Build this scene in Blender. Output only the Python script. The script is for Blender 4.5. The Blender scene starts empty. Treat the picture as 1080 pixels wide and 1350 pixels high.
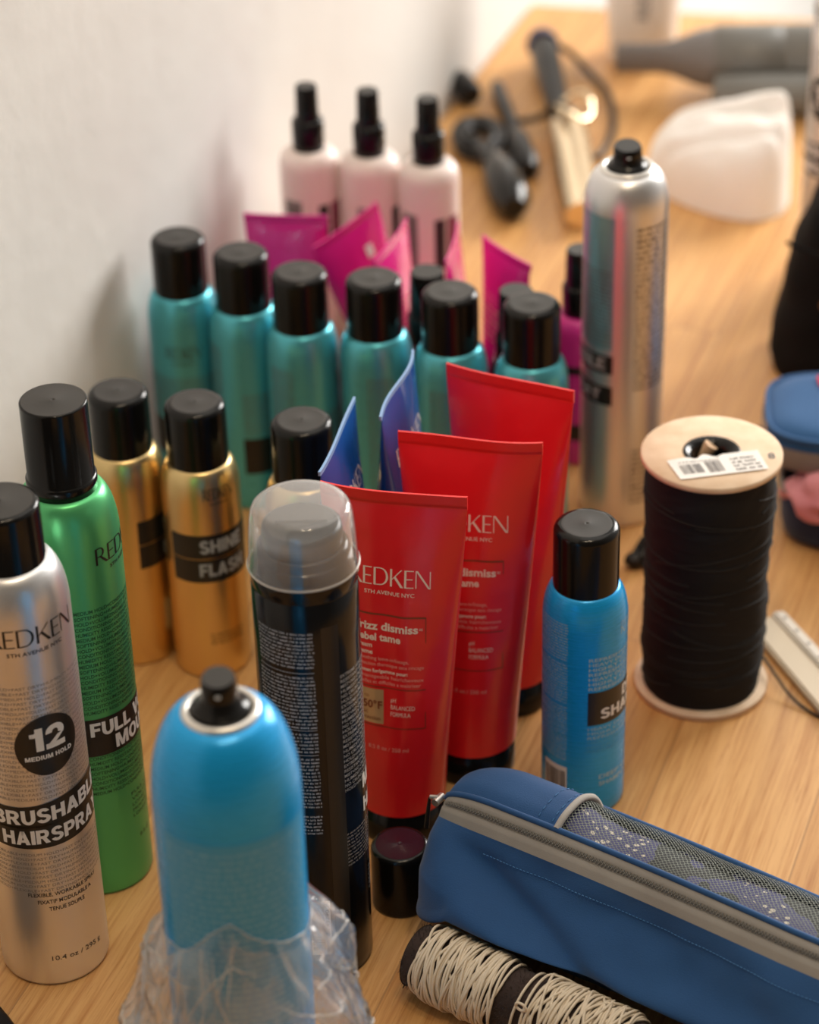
import bpy, bmesh, math, random
from mathutils import Vector, Matrix, noise

random.seed(7)
SC = bpy.context.scene
COL = SC.collection
R = math.radians
PI = math.pi

# ------------------------------------------------------------------ camera
H_CAM, PITCH, ROLL, F_PX = 0.914, 32.736, -1.4925, 3400.0
cd = bpy.data.cameras.new('camera'); cam = bpy.data.objects.new('camera', cd); COL.objects.link(cam)
_p, _r = R(PITCH), R(ROLL)
fw = Vector((0, math.cos(_p), -math.sin(_p))); r0 = Vector((1, 0, 0)); u0 = r0.cross(fw)
rt = math.cos(_r) * r0 + math.sin(_r) * u0
up = -math.sin(_r) * r0 + math.cos(_r) * u0
cam.matrix_world = Matrix(((rt.x, up.x, -fw.x, 0), (rt.y, up.y, -fw.y, 0), (rt.z, up.z, -fw.z, H_CAM), (0, 0, 0, 1)))
cd.sensor_fit = 'VERTICAL'; cd.sensor_height = 36.0; cd.lens = F_PX / 1350 * 36
cd.clip_start = .02; cd.clip_end = 60
cd.dof.use_dof = True; cd.dof.focus_distance = 1.29; cd.dof.aperture_fstop = 5.6
SC.camera = cam

# ------------------------------------------------------------------ world, lights, exposure
w = bpy.data.worlds.new('world'); SC.world = w; w.use_nodes = True
bg = w.node_tree.nodes['Background']; bg.inputs[1].default_value = 1.0
_t = w.node_tree.nodes.new('ShaderNodeTexCoord'); _s = w.node_tree.nodes.new('ShaderNodeSeparateXYZ'); w.node_tree.links.new(_t.outputs['Generated'], _s.inputs[0])
_a = w.node_tree.nodes.new('ShaderNodeMath'); _a.operation = 'MULTIPLY_ADD'; w.node_tree.links.new(_s.outputs[1], _a.inputs[0]); _a.inputs[1].default_value = .52; _a.inputs[2].default_value = .34
_c = w.node_tree.nodes.new('ShaderNodeValToRGB'); w.node_tree.links.new(_a.outputs[0], _c.inputs[0])     # dim room behind the viewer, bright room towards the window side
_c.color_ramp.elements[0].position = 0; _c.color_ramp.elements[0].color = (.085, .072, .058, 1); _c.color_ramp.elements[1].position = .9; _c.color_ramp.elements[1].color = (.80, .76, .70, 1)
w.node_tree.links.new(_c.outputs[0], bg.inputs[0])

def area(name, loc, target, sx, sy, power, color):
    l = bpy.data.lights.new(name, 'AREA'); l.shape = 'RECTANGLE'; l.size = sx; l.size_y = sy; l.energy = power; l.color = color
    o = bpy.data.objects.new(name, l); COL.objects.link(o); o.location = loc
    o.rotation_euler = (Vector(target) - Vector(loc)).to_track_quat('-Z', 'Y').to_euler()
    return o
area('window_light', (1.75, 3.15, 1.05), (0.05, 1.45, 0.05), 1.1, 1.2, 90, (1.0, .965, .915))
area('ceiling_lamp', (-.02, .35, 2.0), (0, 1.2, 0), .14, .14, 5.6, (1.0, .80, .56))
area('ceiling_lamp', (.30, .62, 2.0), (.1, 1.2, 0), .14, .14, 5.6, (1.0, .80, .56))
area('room_fill', (.5, 1.6, 1.75), (.1, 1.7, 0), 1.4, 1.2, 7, (1.0, .92, .82))  # added soft fill from above, no real fixture of the room

SC.cycles.transparent_max_bounces = 48; SC.cycles.max_bounces = 14
SC.view_settings.view_transform = 'Standard'; SC.view_settings.look = 'None'
SC.view_settings.exposure = 0.0; SC.view_settings.gamma = 1.0; SC.view_settings.use_curve_mapping = False

# ------------------------------------------------------------------ helpers: materials
def mat(name, col, rough=.5, metal=0., **k):
    m = bpy.data.materials.new(name); m.use_nodes = True; b = m.node_tree.nodes['Principled BSDF']
    b.inputs['Base Color'].default_value = (*col, 1); b.inputs['Roughness'].default_value = rough; b.inputs['Metallic'].default_value = metal
    for kk, v in k.items(): b.inputs[kk.replace('_', ' ')].default_value = v
    return m
def N(m, t, **k):
    n = m.node_tree.nodes.new(t)
    for kk, v in k.items(): setattr(n, kk, v)
    return n
def L(m, a, b): m.node_tree.links.new(a, b)
def P(m): return m.node_tree.nodes['Principled BSDF']
def coords(m, scale=(1, 1, 1), rot=(0, 0, 0), kind='Object'):
    t = N(m, 'ShaderNodeTexCoord'); mp = N(m, 'ShaderNodeMapping'); mp.inputs['Scale'].default_value = scale; mp.inputs['Rotation'].default_value = rot
    L(m, t.outputs[kind], mp.inputs[0]); return mp.outputs[0]
def nz(m, vec, scale, detail=3, rough=.5):
    n = N(m, 'ShaderNodeTexNoise'); n.inputs['Scale'].default_value = scale; n.inputs['Detail'].default_value = detail; n.inputs['Roughness'].default_value = rough
    L(m, vec, n.inputs['Vector']); return n.outputs['Fac']
def ramp(m, fac, stops):
    r = N(m, 'ShaderNodeValToRGB'); e = r.color_ramp.elements
    while len(e) < len(stops): e.new(.5)
    for i, (p, c) in enumerate(stops): e[i].position = p; e[i].color = (*c, 1)
    L(m, fac, r.inputs[0]); return r.outputs[0]
def bump(m, h, strength, dist=.001):
    b = N(m, 'ShaderNodeBump'); b.inputs['Strength'].default_value = strength; b.inputs['Distance'].default_value = dist
    L(m, h, b.inputs['Height']); L(m, b.outputs[0], P(m).inputs['Normal']); return b
def mixc(m, fac, a, b, mode='MIX'):
    n = N(m, 'ShaderNodeMix', data_type='RGBA', blend_type=mode)
    for i, v in ((0, fac), (6, a), (7, b)):
        if hasattr(v, 'is_output'): L(m, v, n.inputs[i])
        elif isinstance(v, tuple): n.inputs[i].default_value = (*v, 1)
        else: n.inputs[i].default_value = v
    return n.outputs[2]
def mth(m, op, a, b=None):
    n = N(m, 'ShaderNodeMath', operation=op)
    for i, v in enumerate((a, b)):
        if v is None: continue
        if hasattr(v, 'is_output'): L(m, v, n.inputs[i])
        else: n.inputs[i].default_value = v
    return n.outputs[0]

def can_metal(name, col, rough=.3, metal=1., **k):
    m = mat(name, col, rough, metal, **k)
    v = coords(m, (60, 60, 2600)); f = nz(m, v, 1, 4, .6)
    rr = mth(m, 'ADD', mth(m, 'MULTIPLY', f, .16), rough - .08); L(m, rr, P(m).inputs['Roughness'])
    bump(m, f, .05, .0004)
    return m
def glossy_black(name, rough=.12): return mat(name, (.006, .0055, .005), rough, Specular_IOR_Level=.30)
M = {}
M['cap'] = glossy_black('black_cap_plastic', .19)
M['cap_top'] = mat('black_cap_top', (.030, .028, .026), .42, Specular_IOR_Level=.5)
v = coords(M['cap_top']); bump(M['cap_top'], nz(M['cap_top'], v, 900, 2), .08, .0003)
M['silver'] = can_metal('brushed_silver', (.79, .785, .785), .36, .86)
M['teal'] = can_metal('teal_metal', (.11, .53, .63), .30, .62)
M['gold'] = can_metal('gold_metal', (.82, .60, .28), .32)
M['green'] = can_metal('green_metal', (.11, .52, .20), .34, .65)
M['blue'] = can_metal('blue_metal', (.008, .38, .86), .28, .22)
M['blackcan'] = can_metal('black_metal', (.005, .005, .0055), .17, .0, Specular_IOR_Level=.35)
M['ink'] = mat('black_print', (.012, .011, .010), .35)
M['ink_soft'] = mat('dark_print', (.03, .029, .028), .4)
M['ink_grey'] = mat('grey_print', (.27, .25, .235), .4)
M['ink_green'] = mat('dark_green_print', (.008, .09, .035), .4)
M['ink_teal'] = mat('mid_grey_print', (.13, .13, .14), .45)  # plain grey ink of the fine print
M['ink_brown'] = mat('brown_print', (.16, .09, .03), .4)
M['white'] = mat('white_print', (.83, .81, .77), .4)
M['white_blue'] = mat('pale_blue_print', (.40, .62, .74), .4)
M['white_dim'] = mat('grey_white_print', (.40, .41, .42), .45)
M['print_haze'] = mat('soft_blue_print', (.20, .54, .78), .45)
M['pale_panel'] = mat('pale_blue_panel', (.05, .37, .70), .42, .1)
M['ring'] = mat('valve_cup_metal', (.80, .77, .72), .32, .9)
M['red'] = mat('red_tube_plastic', (.76, .012, .020), .30, Coat_Weight=.4, Coat_Roughness=.15)
v = coords(M['red']); bump(M['red'], nz(M['red'], v, 38, 2), .25, .004)
M['red_crimp'] = mat('red_crimp_plastic', (.80, .022, .022), .35)
M['goldbox'] = mat('pale_gold_foil', (.62, .42, .24), .35, .4)
M['redline'] = mat('brown_outline_print', (.25, .06, .03), .35, .3)
M['redtext'] = mat('cream_print', (.90, .72, .66), .4)
M['redsmall'] = mat('pink_print', (.85, .40, .36), .4)
M['bluetube'] = mat('blue_tube_plastic', (.008, .075, .33), .26, Coat_Weight=.4)
M['blue_edge'] = mat('pale_tube_edge', (.25, .42, .72), .35)
M['magenta'] = mat('magenta_tube_plastic', (.78, .018, .28), .24, Coat_Weight=.5)
v = coords(M['magenta']); bump(M['magenta'], nz(M['magenta'], v, 45, 2), .25, .004)
M['magenta_body'] = mat('magenta_bottle_plastic', (.62, .03, .26), .25)
M['plum'] = mat('dark_plum_plastic', (.035, .010, .020), .2)
M['pinkwhite'] = mat('pinkish_white_plastic', (.86, .74, .70), .35, Subsurface_Weight=.15, Subsurface_Radius=(.01, .006, .005), Subsurface_Scale=.4)
M['plumpanel'] = mat('plum_print', (.25, .03, .09), .35)
M['cream_white'] = mat('cream_white_plastic', (.84, .76, .68), .4)
M['dark_plastic'] = mat('black_tool_plastic', (.009, .008, .008), .36, Specular_IOR_Level=.28)
M['grey_plastic'] = mat('grey_dryer_plastic', (.145, .14, .128), .38)
M['grey_plastic2'] = mat('grey_nozzle_plastic', (.17, .155, .15), .42)
M['tool_gold'] = mat('gold_barrel_metal', (.86, .70, .48), .22, 1.)
M['cardboard'] = mat('pale_cardboard', (.74, .55, .38), .75)
v = coords(M['cardboard']); L(M['cardboard'], ramp(M['cardboard'], nz(M['cardboard'], v, 90, 4), [(.3, (.70, .50, .33)), (.7, (.80, .62, .45))]), P(M['cardboard']).inputs['Base Color'])
bump(M['cardboard'], nz(M['cardboard'], v, 500, 3), .2, .0004)
M['card_edge'] = mat('cardboard_edge', (.62, .42, .26), .8)
M['paper'] = mat('white_paper', (.82, .80, .77), .6)
M['paper_print'] = mat('grey_label_print', (.16, .15, .15), .6)
M['cream'] = mat('cream_elastic', (.72, .62, .48), .7)
M['blackcord'] = mat('black_elastic', (.010, .009, .009), .75)

# frosted clear plastic and thin film
def clearmat(name, white, wfac, gfac, grough, bumps=None):
    m = bpy.data.materials.new(name); m.use_nodes = True; nt = m.node_tree; nt.nodes.remove(nt.nodes['Principled BSDF'])
    out = nt.nodes['Material Output']
    tr = N(m, 'ShaderNodeBsdfTransparent'); df = N(m, 'ShaderNodeBsdfDiffuse'); tl = N(m, 'ShaderNodeBsdfTranslucent'); gl = N(m, 'ShaderNodeBsdfGlossy')
    df.inputs[0].default_value = (*white, 1); tl.inputs[0].default_value = (*white, 1); gl.inputs['Roughness'].default_value = grough
    mx0 = N(m, 'ShaderNodeMixShader'); mx0.inputs[0].default_value = .5; L(m, df.outputs[0], mx0.inputs[1]); L(m, tl.outputs[0], mx0.inputs[2])
    lw = N(m, 'ShaderNodeLayerWeight'); lw.inputs[0].default_value = .35
    mx = N(m, 'ShaderNodeMixShader'); L(m, mth(m, 'ADD', mth(m, 'MULTIPLY', lw.outputs['Facing'], wfac * 1.6), wfac * .6), mx.inputs[0]); L(m, tr.outputs[0], mx.inputs[1]); L(m, mx0.outputs[0], mx.inputs[2])
    lf = N(m, 'ShaderNodeLayerWeight'); lf.inputs[0].default_value = .5; fr = mth(m, 'ADD', mth(m, 'MULTIPLY', mth(m, 'POWER', lf.outputs['Facing'], 4), .85), .05)
    mx2 = N(m, 'ShaderNodeMixShader'); L(m, mth(m, 'MULTIPLY', fr, gfac), mx2.inputs[0]); L(m, mx.outputs[0], mx2.inputs[1]); L(m, gl.outputs[0], mx2.inputs[2])
    L(m, mx2.outputs[0], out.inputs[0])
    if bumps:
        b = N(m, 'ShaderNodeBump'); b.inputs['Strength'].default_value = bumps[1]; b.inputs['Distance'].default_value = .003
        v = coords(m); n1 = nz(m, v, bumps[0], 5, .6); L(m, n1, b.inputs['Height'])
        L(m, b.outputs[0], gl.inputs['Normal']); L(m, b.outputs[0], df.inputs['Normal'])
    return m
M['clear'] = clearmat('frosted_clear_plastic', (.96, .96, .97), .24, 1.5, .10)
M['clear_lit_edge'] = clearmat('clear_plastic_lit_edge', (.95, .93, .88), .55, 1.5, .15)  # whitened to carry edge light on the cap rim and film edges
M['film'] = clearmat('clear_plastic_film', (.95, .93, .92), .11, 1.8, .11, (18, .5))

# fabrics
def fabric(name, c1, c2, scale=1400, rough=.85):
    m = mat(name, c1, rough); v = coords(m)
    L(m, ramp(m, nz(m, v, 30, 3), [(.3, c1), (.75, c2)]), P(m).inputs['Base Color'])
    bump(m, nz(m, v, scale, 2), .3, .0005); P(m).inputs['Sheen Weight'].default_value = .15
    return m
M['navy'] = fabric('blue_nylon', (.008, .060, .185), (.011, .072, .215))
M['navy_dark'] = fabric('navy_nylon', (.006, .02, .07), (.008, .028, .09))
M['blue_light'] = fabric('mid_blue_nylon', (.02, .10, .27), (.028, .12, .31))
M['tape'] = fabric('grey_zip_tape', (.22, .20, .18), (.27, .25, .225), 2200)
M['binding'] = fabric('grey_binding', (.36, .34, .32), (.42, .40, .37), 2200)
M['teeth'] = mat('zip_teeth', (.10, .095, .085), .4)
M['towel'] = fabric('white_towel_cloth', (.92, .89, .86), (.87, .84, .80), 500)
M['black_fabric'] = fabric('black_canvas', (.004, .004, .004), (.007, .0065, .006), 700)
P(M['black_fabric']).inputs['Sheen Weight'].default_value = 0; P(M['black_fabric']).inputs['Specular IOR Level'].default_value = .15
M['pink'] = fabric('pink_sponge', (.72, .30, .33), (.60, .20, .25), 600)
M['brown_fuzz'] = fabric('dark_brown_velcro', (.022, .010, .007), (.04, .02, .014), 900)
M['stitch'] = mat('blue_stitching', (.05, .18, .42), .7)
# net: real see-through holes
def netmat():
    m = mat('grey_green_net', (.15, .165, .14), .6); nt = m.node_tree
    t = N(m, 'ShaderNodeUVMap'); sp = N(m, 'ShaderNodeSeparateXYZ'); L(m, t.outputs[0], sp.inputs[0])
    a = mth(m, 'SINE', mth(m, 'MULTIPLY', mth(m, 'ADD', sp.outputs[0], sp.outputs[1]), 2 * PI / .0050))
    b = mth(m, 'SINE', mth(m, 'MULTIPLY', mth(m, 'SUBTRACT', sp.outputs[0], sp.outputs[1]), 2 * PI / .0050))
    h = mth(m, 'GREATER_THAN', mth(m, 'MULTIPLY', a, b), .10)
    h2 = mth(m, 'LESS_THAN', mth(m, 'MULTIPLY', a, b), -.32)
    hole = mth(m, 'MAXIMUM', h, h2)
    tr = N(m, 'ShaderNodeBsdfTransparent'); mx = N(m, 'ShaderNodeMixShader'); L(m, hole, mx.inputs[0]); L(m, P(m).outputs[0], mx.inputs[1]); L(m, tr.outputs[0], mx.inputs[2])
    L(m, mx.outputs[0], nt.nodes['Material Output'].inputs[0]); return m
M['net'] = netmat()
m = mat('dotted_purple_cloth', (.05, .05, .12), .7); v = coords(m)
vo = N(m, 'ShaderNodeTexVoronoi'); vo.inputs['Scale'].default_value = 210; L(m, v, vo.inputs['Vector'])
pt = nz(m, v, 25, 2)
L(m, mixc(m, mth(m, 'MULTIPLY', mth(m, 'LESS_THAN', vo.outputs['Distance'], .30), mth(m, 'GREATER_THAN', pt, .56)), mixc(m, mth(m, 'GREATER_THAN', pt, .50), (.012, .013, .014), (.045, .045, .15)), (.60, .54, .45)), P(m).inputs['Base Color'])
M['contents'] = m

# wood table top
GR = R(69.85)
def wood():
    m = mat('oiled_wood', (.5, .28, .12), .42); b = P(m)
    t = N(m, 'ShaderNodeTexCoord'); mp = N(m, 'ShaderNodeMapping'); mp.vector_type = 'POINT'; mp.inputs['Rotation'].default_value = (0, 0, -GR)
    L(m, t.outputs['Object'], mp.inputs[0]); v = mp.outputs[0]
    br = N(m, 'ShaderNodeTexBrick'); br.offset = .37; br.inputs['Scale'].default_value = 1; br.inputs['Brick Width'].default_value = .62; br.inputs['Row Height'].default_value = .088
    br.inputs['Mortar Size'].default_value = .0006; br.inputs['Mortar Smooth'].default_value = .3
    br.inputs['Color1'].default_value = (0, 0, 0, 1); br.inputs['Color2'].default_value = (1, 1, 1, 1); br.inputs['Mortar'].default_value = (.5, .5, .5, 1)
    L(m, v, br.inputs['Vector'])
    mp2 = N(m, 'ShaderNodeMapping'); mp2.inputs['Scale'].default_value = (.45, 15, 1); L(m, v, mp2.inputs[0])
    off = N(m, 'ShaderNodeVectorMath', operation='ADD'); L(m, mp2.outputs[0], off.inputs[0])
    sc = N(m, 'ShaderNodeVectorMath', operation='SCALE'); L(m, br.outputs['Color'], sc.inputs[0]); sc.inputs['Scale'].default_value = 7; L(m, sc.outputs[0], off.inputs[1])
    v2 = off.outputs[0]
    g1 = nz(m, v2, 5, 5, .6); g2 = nz(m, v2, 22, 6, .65); g3 = nz(m, v2, 90, 3, .6)
    base = ramp(m, g1, [(.28, (.47, .225, .070)), (.5, (.64, .345, .120)), (.75, (.75, .44, .180))])
    tone = mixc(m, .45, base, mixc(m, br.outputs['Color'], (.52, .255, .080), (.74, .43, .170)))
    tone = mixc(m, .9, tone, ramp(m, g2, [(.32, (.70, .56, .44)), (.54, (1, 1, 1))]), 'MULTIPLY')
    pores = ramp(m, g3, [(.30, (.72, .62, .52)), (.42, (1, 1, 1))])
    tone = mixc(m, .8, tone, pores, 'MULTIPLY')
    tone = mixc(m, mth(m, 'MULTIPLY', br.outputs['Fac'], .5), tone, (.2, .09, .035))
    L(m, tone, b.inputs['Base Color'])
    L(m, mth(m, 'ADD', mth(m, 'MULTIPLY', g2, .25), .32), b.inputs['Roughness'])
    bump(m, g3, .10, .0004); return m
M['wood'] = wood()
m = mat('white_plaster', (.76, .75, .73), .9); v = coords(m)
L(m, ramp(m, nz(m, v, 5, 4), [(.3, (.70, .685, .66)), (.7, (.77, .76, .735))]), P(m).inputs['Base Color']); bump(m, nz(m, v, 35, 6), .25, .004)
M['plaster'] = m
M['floor'] = mat('grey_floor', (.45, .42, .39), .6)

# ------------------------------------------------------------------ helpers: geometry
class MB:
    def __init__(s): s.v = []; s.f = []; s.m = []; s.sm = []; s.mats = []; s.uv = {}
    def mi(s, m):
        m = M[m] if isinstance(m, str) else m
        if m not in s.mats: s.mats.append(m)
        return s.mats.index(m)
    def add(s, vs, fs, m, smooth=True):
        o = len(s.v); s.v += [tuple(x) for x in vs]; k = s.mi(m)
        for f in fs: s.f.append(tuple(i + o for i in f)); s.m.append(k); s.sm.append(smooth)
        return o
    def grid(s, rows, m, smooth=True, close_u=False, close_v=False):
        nr, nc = len(rows), len(rows[0]); vs = [p for r in rows for p in r]; fs = []
        for i in range(nr - (0 if close_v else 1)):
            for j in range(nc - (0 if close_u else 1)):
                a = i * nc + j; b = i * nc + (j + 1) % nc; c = ((i + 1) % nr) * nc + (j + 1) % nc; d = ((i + 1) % nr) * nc + j
                fs.append((a, b, c, d))
        return s.add(vs, fs, m, smooth)
    def lathe(s, prof, m, n=64, c=(0, 0, 0), cap_top=False, cap_bot=False):
        rows = [[(c[0] + r * math.cos(2 * PI * j / n), c[1] + r * math.sin(2 * PI * j / n), c[2] + z) for j in range(n)] for r, z in prof]
        o = s.grid(rows, m, True, close_u=True)
        if cap_bot: s.add(rows[0][::-1], [tuple(range(n))], m, False)
        if cap_top: s.add(rows[-1], [tuple(range(n))], m, False)
    def disc(s, r, z, m, n=64, c=(0, 0)):
        s.add([(c[0] + r * math.cos(2 * PI * j / n), c[1] + r * math.sin(2 * PI * j / n), z) for j in range(n)], [tuple(range(n))], m, False)
    def tube(s, pts, r, m, n=8, caps=True, closed=False):
        pts = [Vector(p) for p in pts]; rows = []; N_ = len(pts); prev = None
        for i, p in enumerate(pts):
            if closed: t = (pts[(i + 1) % N_] - pts[i - 1]).normalized()
            else: t = (pts[min(i + 1, N_ - 1)] - pts[max(i - 1, 0)]).normalized()
            if prev is None:
                a = Vector((0, 0, 1)) if abs(t.z) < .9 else Vector((1, 0, 0)); u = t.cross(a).normalized()
            else: u = (prev - t * prev.dot(t)).normalized()
            prev = u; w_ = t.cross(u); rr = r[i] if isinstance(r, (list, tuple)) else r
            rows.append([p + rr * (math.cos(2 * PI * j / n) * u + math.sin(2 * PI * j / n) * w_) for j in range(n)])
        s.grid(rows, m, True, close_u=True, close_v=closed)
        if caps and not closed: s.add(rows[0][::-1], [tuple(range(n))], m); s.add(rows[-1], [tuple(range(n))], m)
    def box(s, lo, hi, m, bev=0):
        x0, y0, z0 = lo; x1, y1, z1 = hi
        vs = [(x0, y0, z0), (x1, y0, z0), (x1, y1, z0), (x0, y1, z0), (x0, y0, z1), (x1, y0, z1), (x1, y1, z1), (x0, y1, z1)]
        s.add(vs, [(0, 3, 2, 1), (4, 5, 6, 7), (0, 1, 5, 4), (1, 2, 6, 5), (2, 3, 7, 6), (3, 0, 4, 7)], m, False)
    def build(s, name, parent=None, loc=None):
        me = bpy.data.meshes.new(name); me.from_pydata(s.v, [], s.f)
        for m in s.mats: me.materials.append(m)
        me.polygons.foreach_set('material_index', s.m); me.polygons.foreach_set('use_smooth', s.sm); me.update()
        if s.uv:
            l = me.uv_layers.new(name='UVMap')
            for lp in me.loops: l.data[lp.index].uv = s.uv.get(lp.vertex_index, (0, 0))
        o = bpy.data.objects.new(name, me); COL.objects.link(o)
        if parent: o.parent = parent
        if loc: o.location = loc
        return o

def thing(name, label, cat, loc=(0, 0, 0), rz=0, group=None):
    o = bpy.data.objects.new(name, None); COL.objects.link(o); o.empty_display_size = .02
    o.location = loc; o.rotation_euler = (0, 0, R(rz)); o['label'] = label; o['category'] = cat
    if group: o['group'] = group
    return o
def tag(o, label, cat, group=None):
    o['label'] = label; o['category'] = cat
    if group: o['group'] = group
    return o
def dup(root, loc, rz, label, group=None):
    r = root.copy(); COL.objects.link(r); r.location = loc; r.rotation_euler = (0, 0, R(rz)); r['label'] = label
    if group: r['group'] = group
    for ch in list(root.children):
        c = ch.copy(); COL.objects.link(c); c.parent = r
        for g in list(ch.children):
            d = g.copy(); COL.objects.link(d); d.parent = c
    return r
def struct(o): o['kind'] = 'structure'; return o

# --- lettering: glyph outlines filled flat, then wrapped on a surface by a map (u, v) -> point
_tc = {}
def glyphs(txt, bold=0., sx=1., spacing=1., shear=0.):
    key = (txt, bold, sx, spacing, shear)
    if key in _tc: return _tc[key]
    cu = bpy.data.curves.new('t', 'FONT'); cu.body = txt; cu.size = 1; cu.offset = bold; cu.space_character = spacing; cu.shear = shear; cu.resolution_u = 3
    o = bpy.data.objects.new('t', cu); COL.objects.link(o)
    dg = bpy.context.evaluated_depsgraph_get(); me = o.evaluated_get(dg).to_mesh()
    vs = [(a.co.x * sx, a.co.y) for a in me.vertices]; fs = [tuple(p.vertices) for p in me.polygons]
    o.evaluated_get(dg).to_mesh_clear(); bpy.data.objects.remove(o); bpy.data.curves.remove(cu)
    if vs:
        x0 = min(a[0] for a in vs); vs = [(a[0] - x0, a[1]) for a in vs]
    _tc[key] = (vs, fs); return _tc[key]
CAPH = .70
def slice2d(vs, fs, step):
    bm = bmesh.new(); bv = [bm.verts.new((x, y, 0)) for x, y in vs]
    for f in fs:
        try: bm.faces.new([bv[i] for i in f])
        except ValueError: pass
    x0 = min(x for x, y in vs); x1 = max(x for x, y in vs); x = x0 + step
    while x < x1:
        bmesh.ops.bisect_plane(bm, geom=bm.verts[:] + bm.edges[:] + bm.faces[:], plane_co=(x, 0, 0), plane_no=(1, 0, 0)); x += step
    bm.verts.index_update(); vs = [(q.co.x, q.co.y) for q in bm.verts]; fs = [tuple(q.index for q in f.verts) for f in bm.faces]; bm.free()
    return vs, fs
def text(mb, txt, u, v, h, mt, fmap, align='L', width=None, bold=0., sx=1., spacing=1., slope=0., shear=0.):
    """h = capital height; (u, v) = baseline start, centre or end"""
    vs, fs = glyphs(txt, bold, sx, spacing, shear)
    if not vs: return
    k = h / CAPH; w_ = max(a[0] for a in vs) * k; kx = k
    if width: kx = k * width / w_; w_ = width
    off = {'L': 0, 'C': -w_ / 2, 'R': -w_}[align]
    vs = [(a[0] * kx + off, a[1] * k) for a in vs]
    if h > .003: vs, fs = slice2d(vs, fs, .0015)
    mb.add([fmap(u + a, v + b + slope * a) for a, b in vs], fs, mt, False)
    return w_
def patch(mb, u0, u1, v0, v1, mt, fmap, nu=None, slope=0., off=0.):
    nu = nu or max(1, int(abs(u1 - u0) / .0015)); f0 = fmap
    rows = []
    for v_ in (v0, v1): rows.append([f0(u0 + (u1 - u0) * i / nu, v_ + slope * (u1 + u0 - 2 * (u0 + (u1 - u0) * i / nu)) * -.5, off) for i in range(nu + 1)])
    mb.grid(rows, mt, False)
def frame(mb, u0, u1, v0, v1, t, mt, fmap):
    patch(mb, u0, u1, v0, v0 + t, mt, fmap); patch(mb, u0, u1, v1 - t, v1, mt, fmap); patch(mb, u0, u0 + t, v0, v1, mt, fmap, 1); patch(mb, u1 - t, u1, v0, v1, mt, fmap, 1)
def cyl(Rr, o=.00015):
    def f(u, v, e=0.):
        a = u / Rr; q = Rr + o + e; return (q * math.sin(a), -q * math.cos(a), v)
    return f
def fineprint(mb, u0, u1, v0, v1, lh, mt, fmap, fill=.8, seed=1, ragged=False):
    """rows of tiny unreadable characters"""
    rnd = random.Random(seed); v = v1 - lh
    while v > v0:
        u = u0; ue = u1 - (rnd.random() * .3 * (u1 - u0) if ragged else 0); hh = lh * .55
        while u < ue:
            wl = rnd.randint(2, 8)
            for _ in range(wl):
                if u > ue: break
                cw = hh * rnd.uniform(.35, .6); a = rnd.random()
                if a < .6: patch(mb, u, u + cw * .35, v, v + hh, mt, fmap, 1); patch(mb, u, u + cw * .8, v + rnd.choice((0, hh * .4, hh * .75)), v + 0 + hh * .22 + rnd.choice((0, hh * .4)), mt, fmap, 1)
                else: patch(mb, u, u + cw * .8, v, v + hh * rnd.uniform(.5, 1), mt, fmap, 1)
                u += cw
            u += hh * .5
        v -= lh
def barcode(mb, u0, u1, v0, v1, mt, fmap, seed=3, vertical=False):
    rnd = random.Random(seed); a = v0 if vertical else u0; e = v1 if vertical else u1
    while a < e:
        w_ = rnd.choice((.0002, .0003, .0005, .0007)); 
        if a + w_ > e: break
        if vertical: patch(mb, u0, u1, a, a + w_, mt, fmap)
        else: patch(mb, a, a + w_, v0, v1, mt, fmap, 1)
        a += w_ + rnd.choice((.0002, .0003, .0005))

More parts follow.
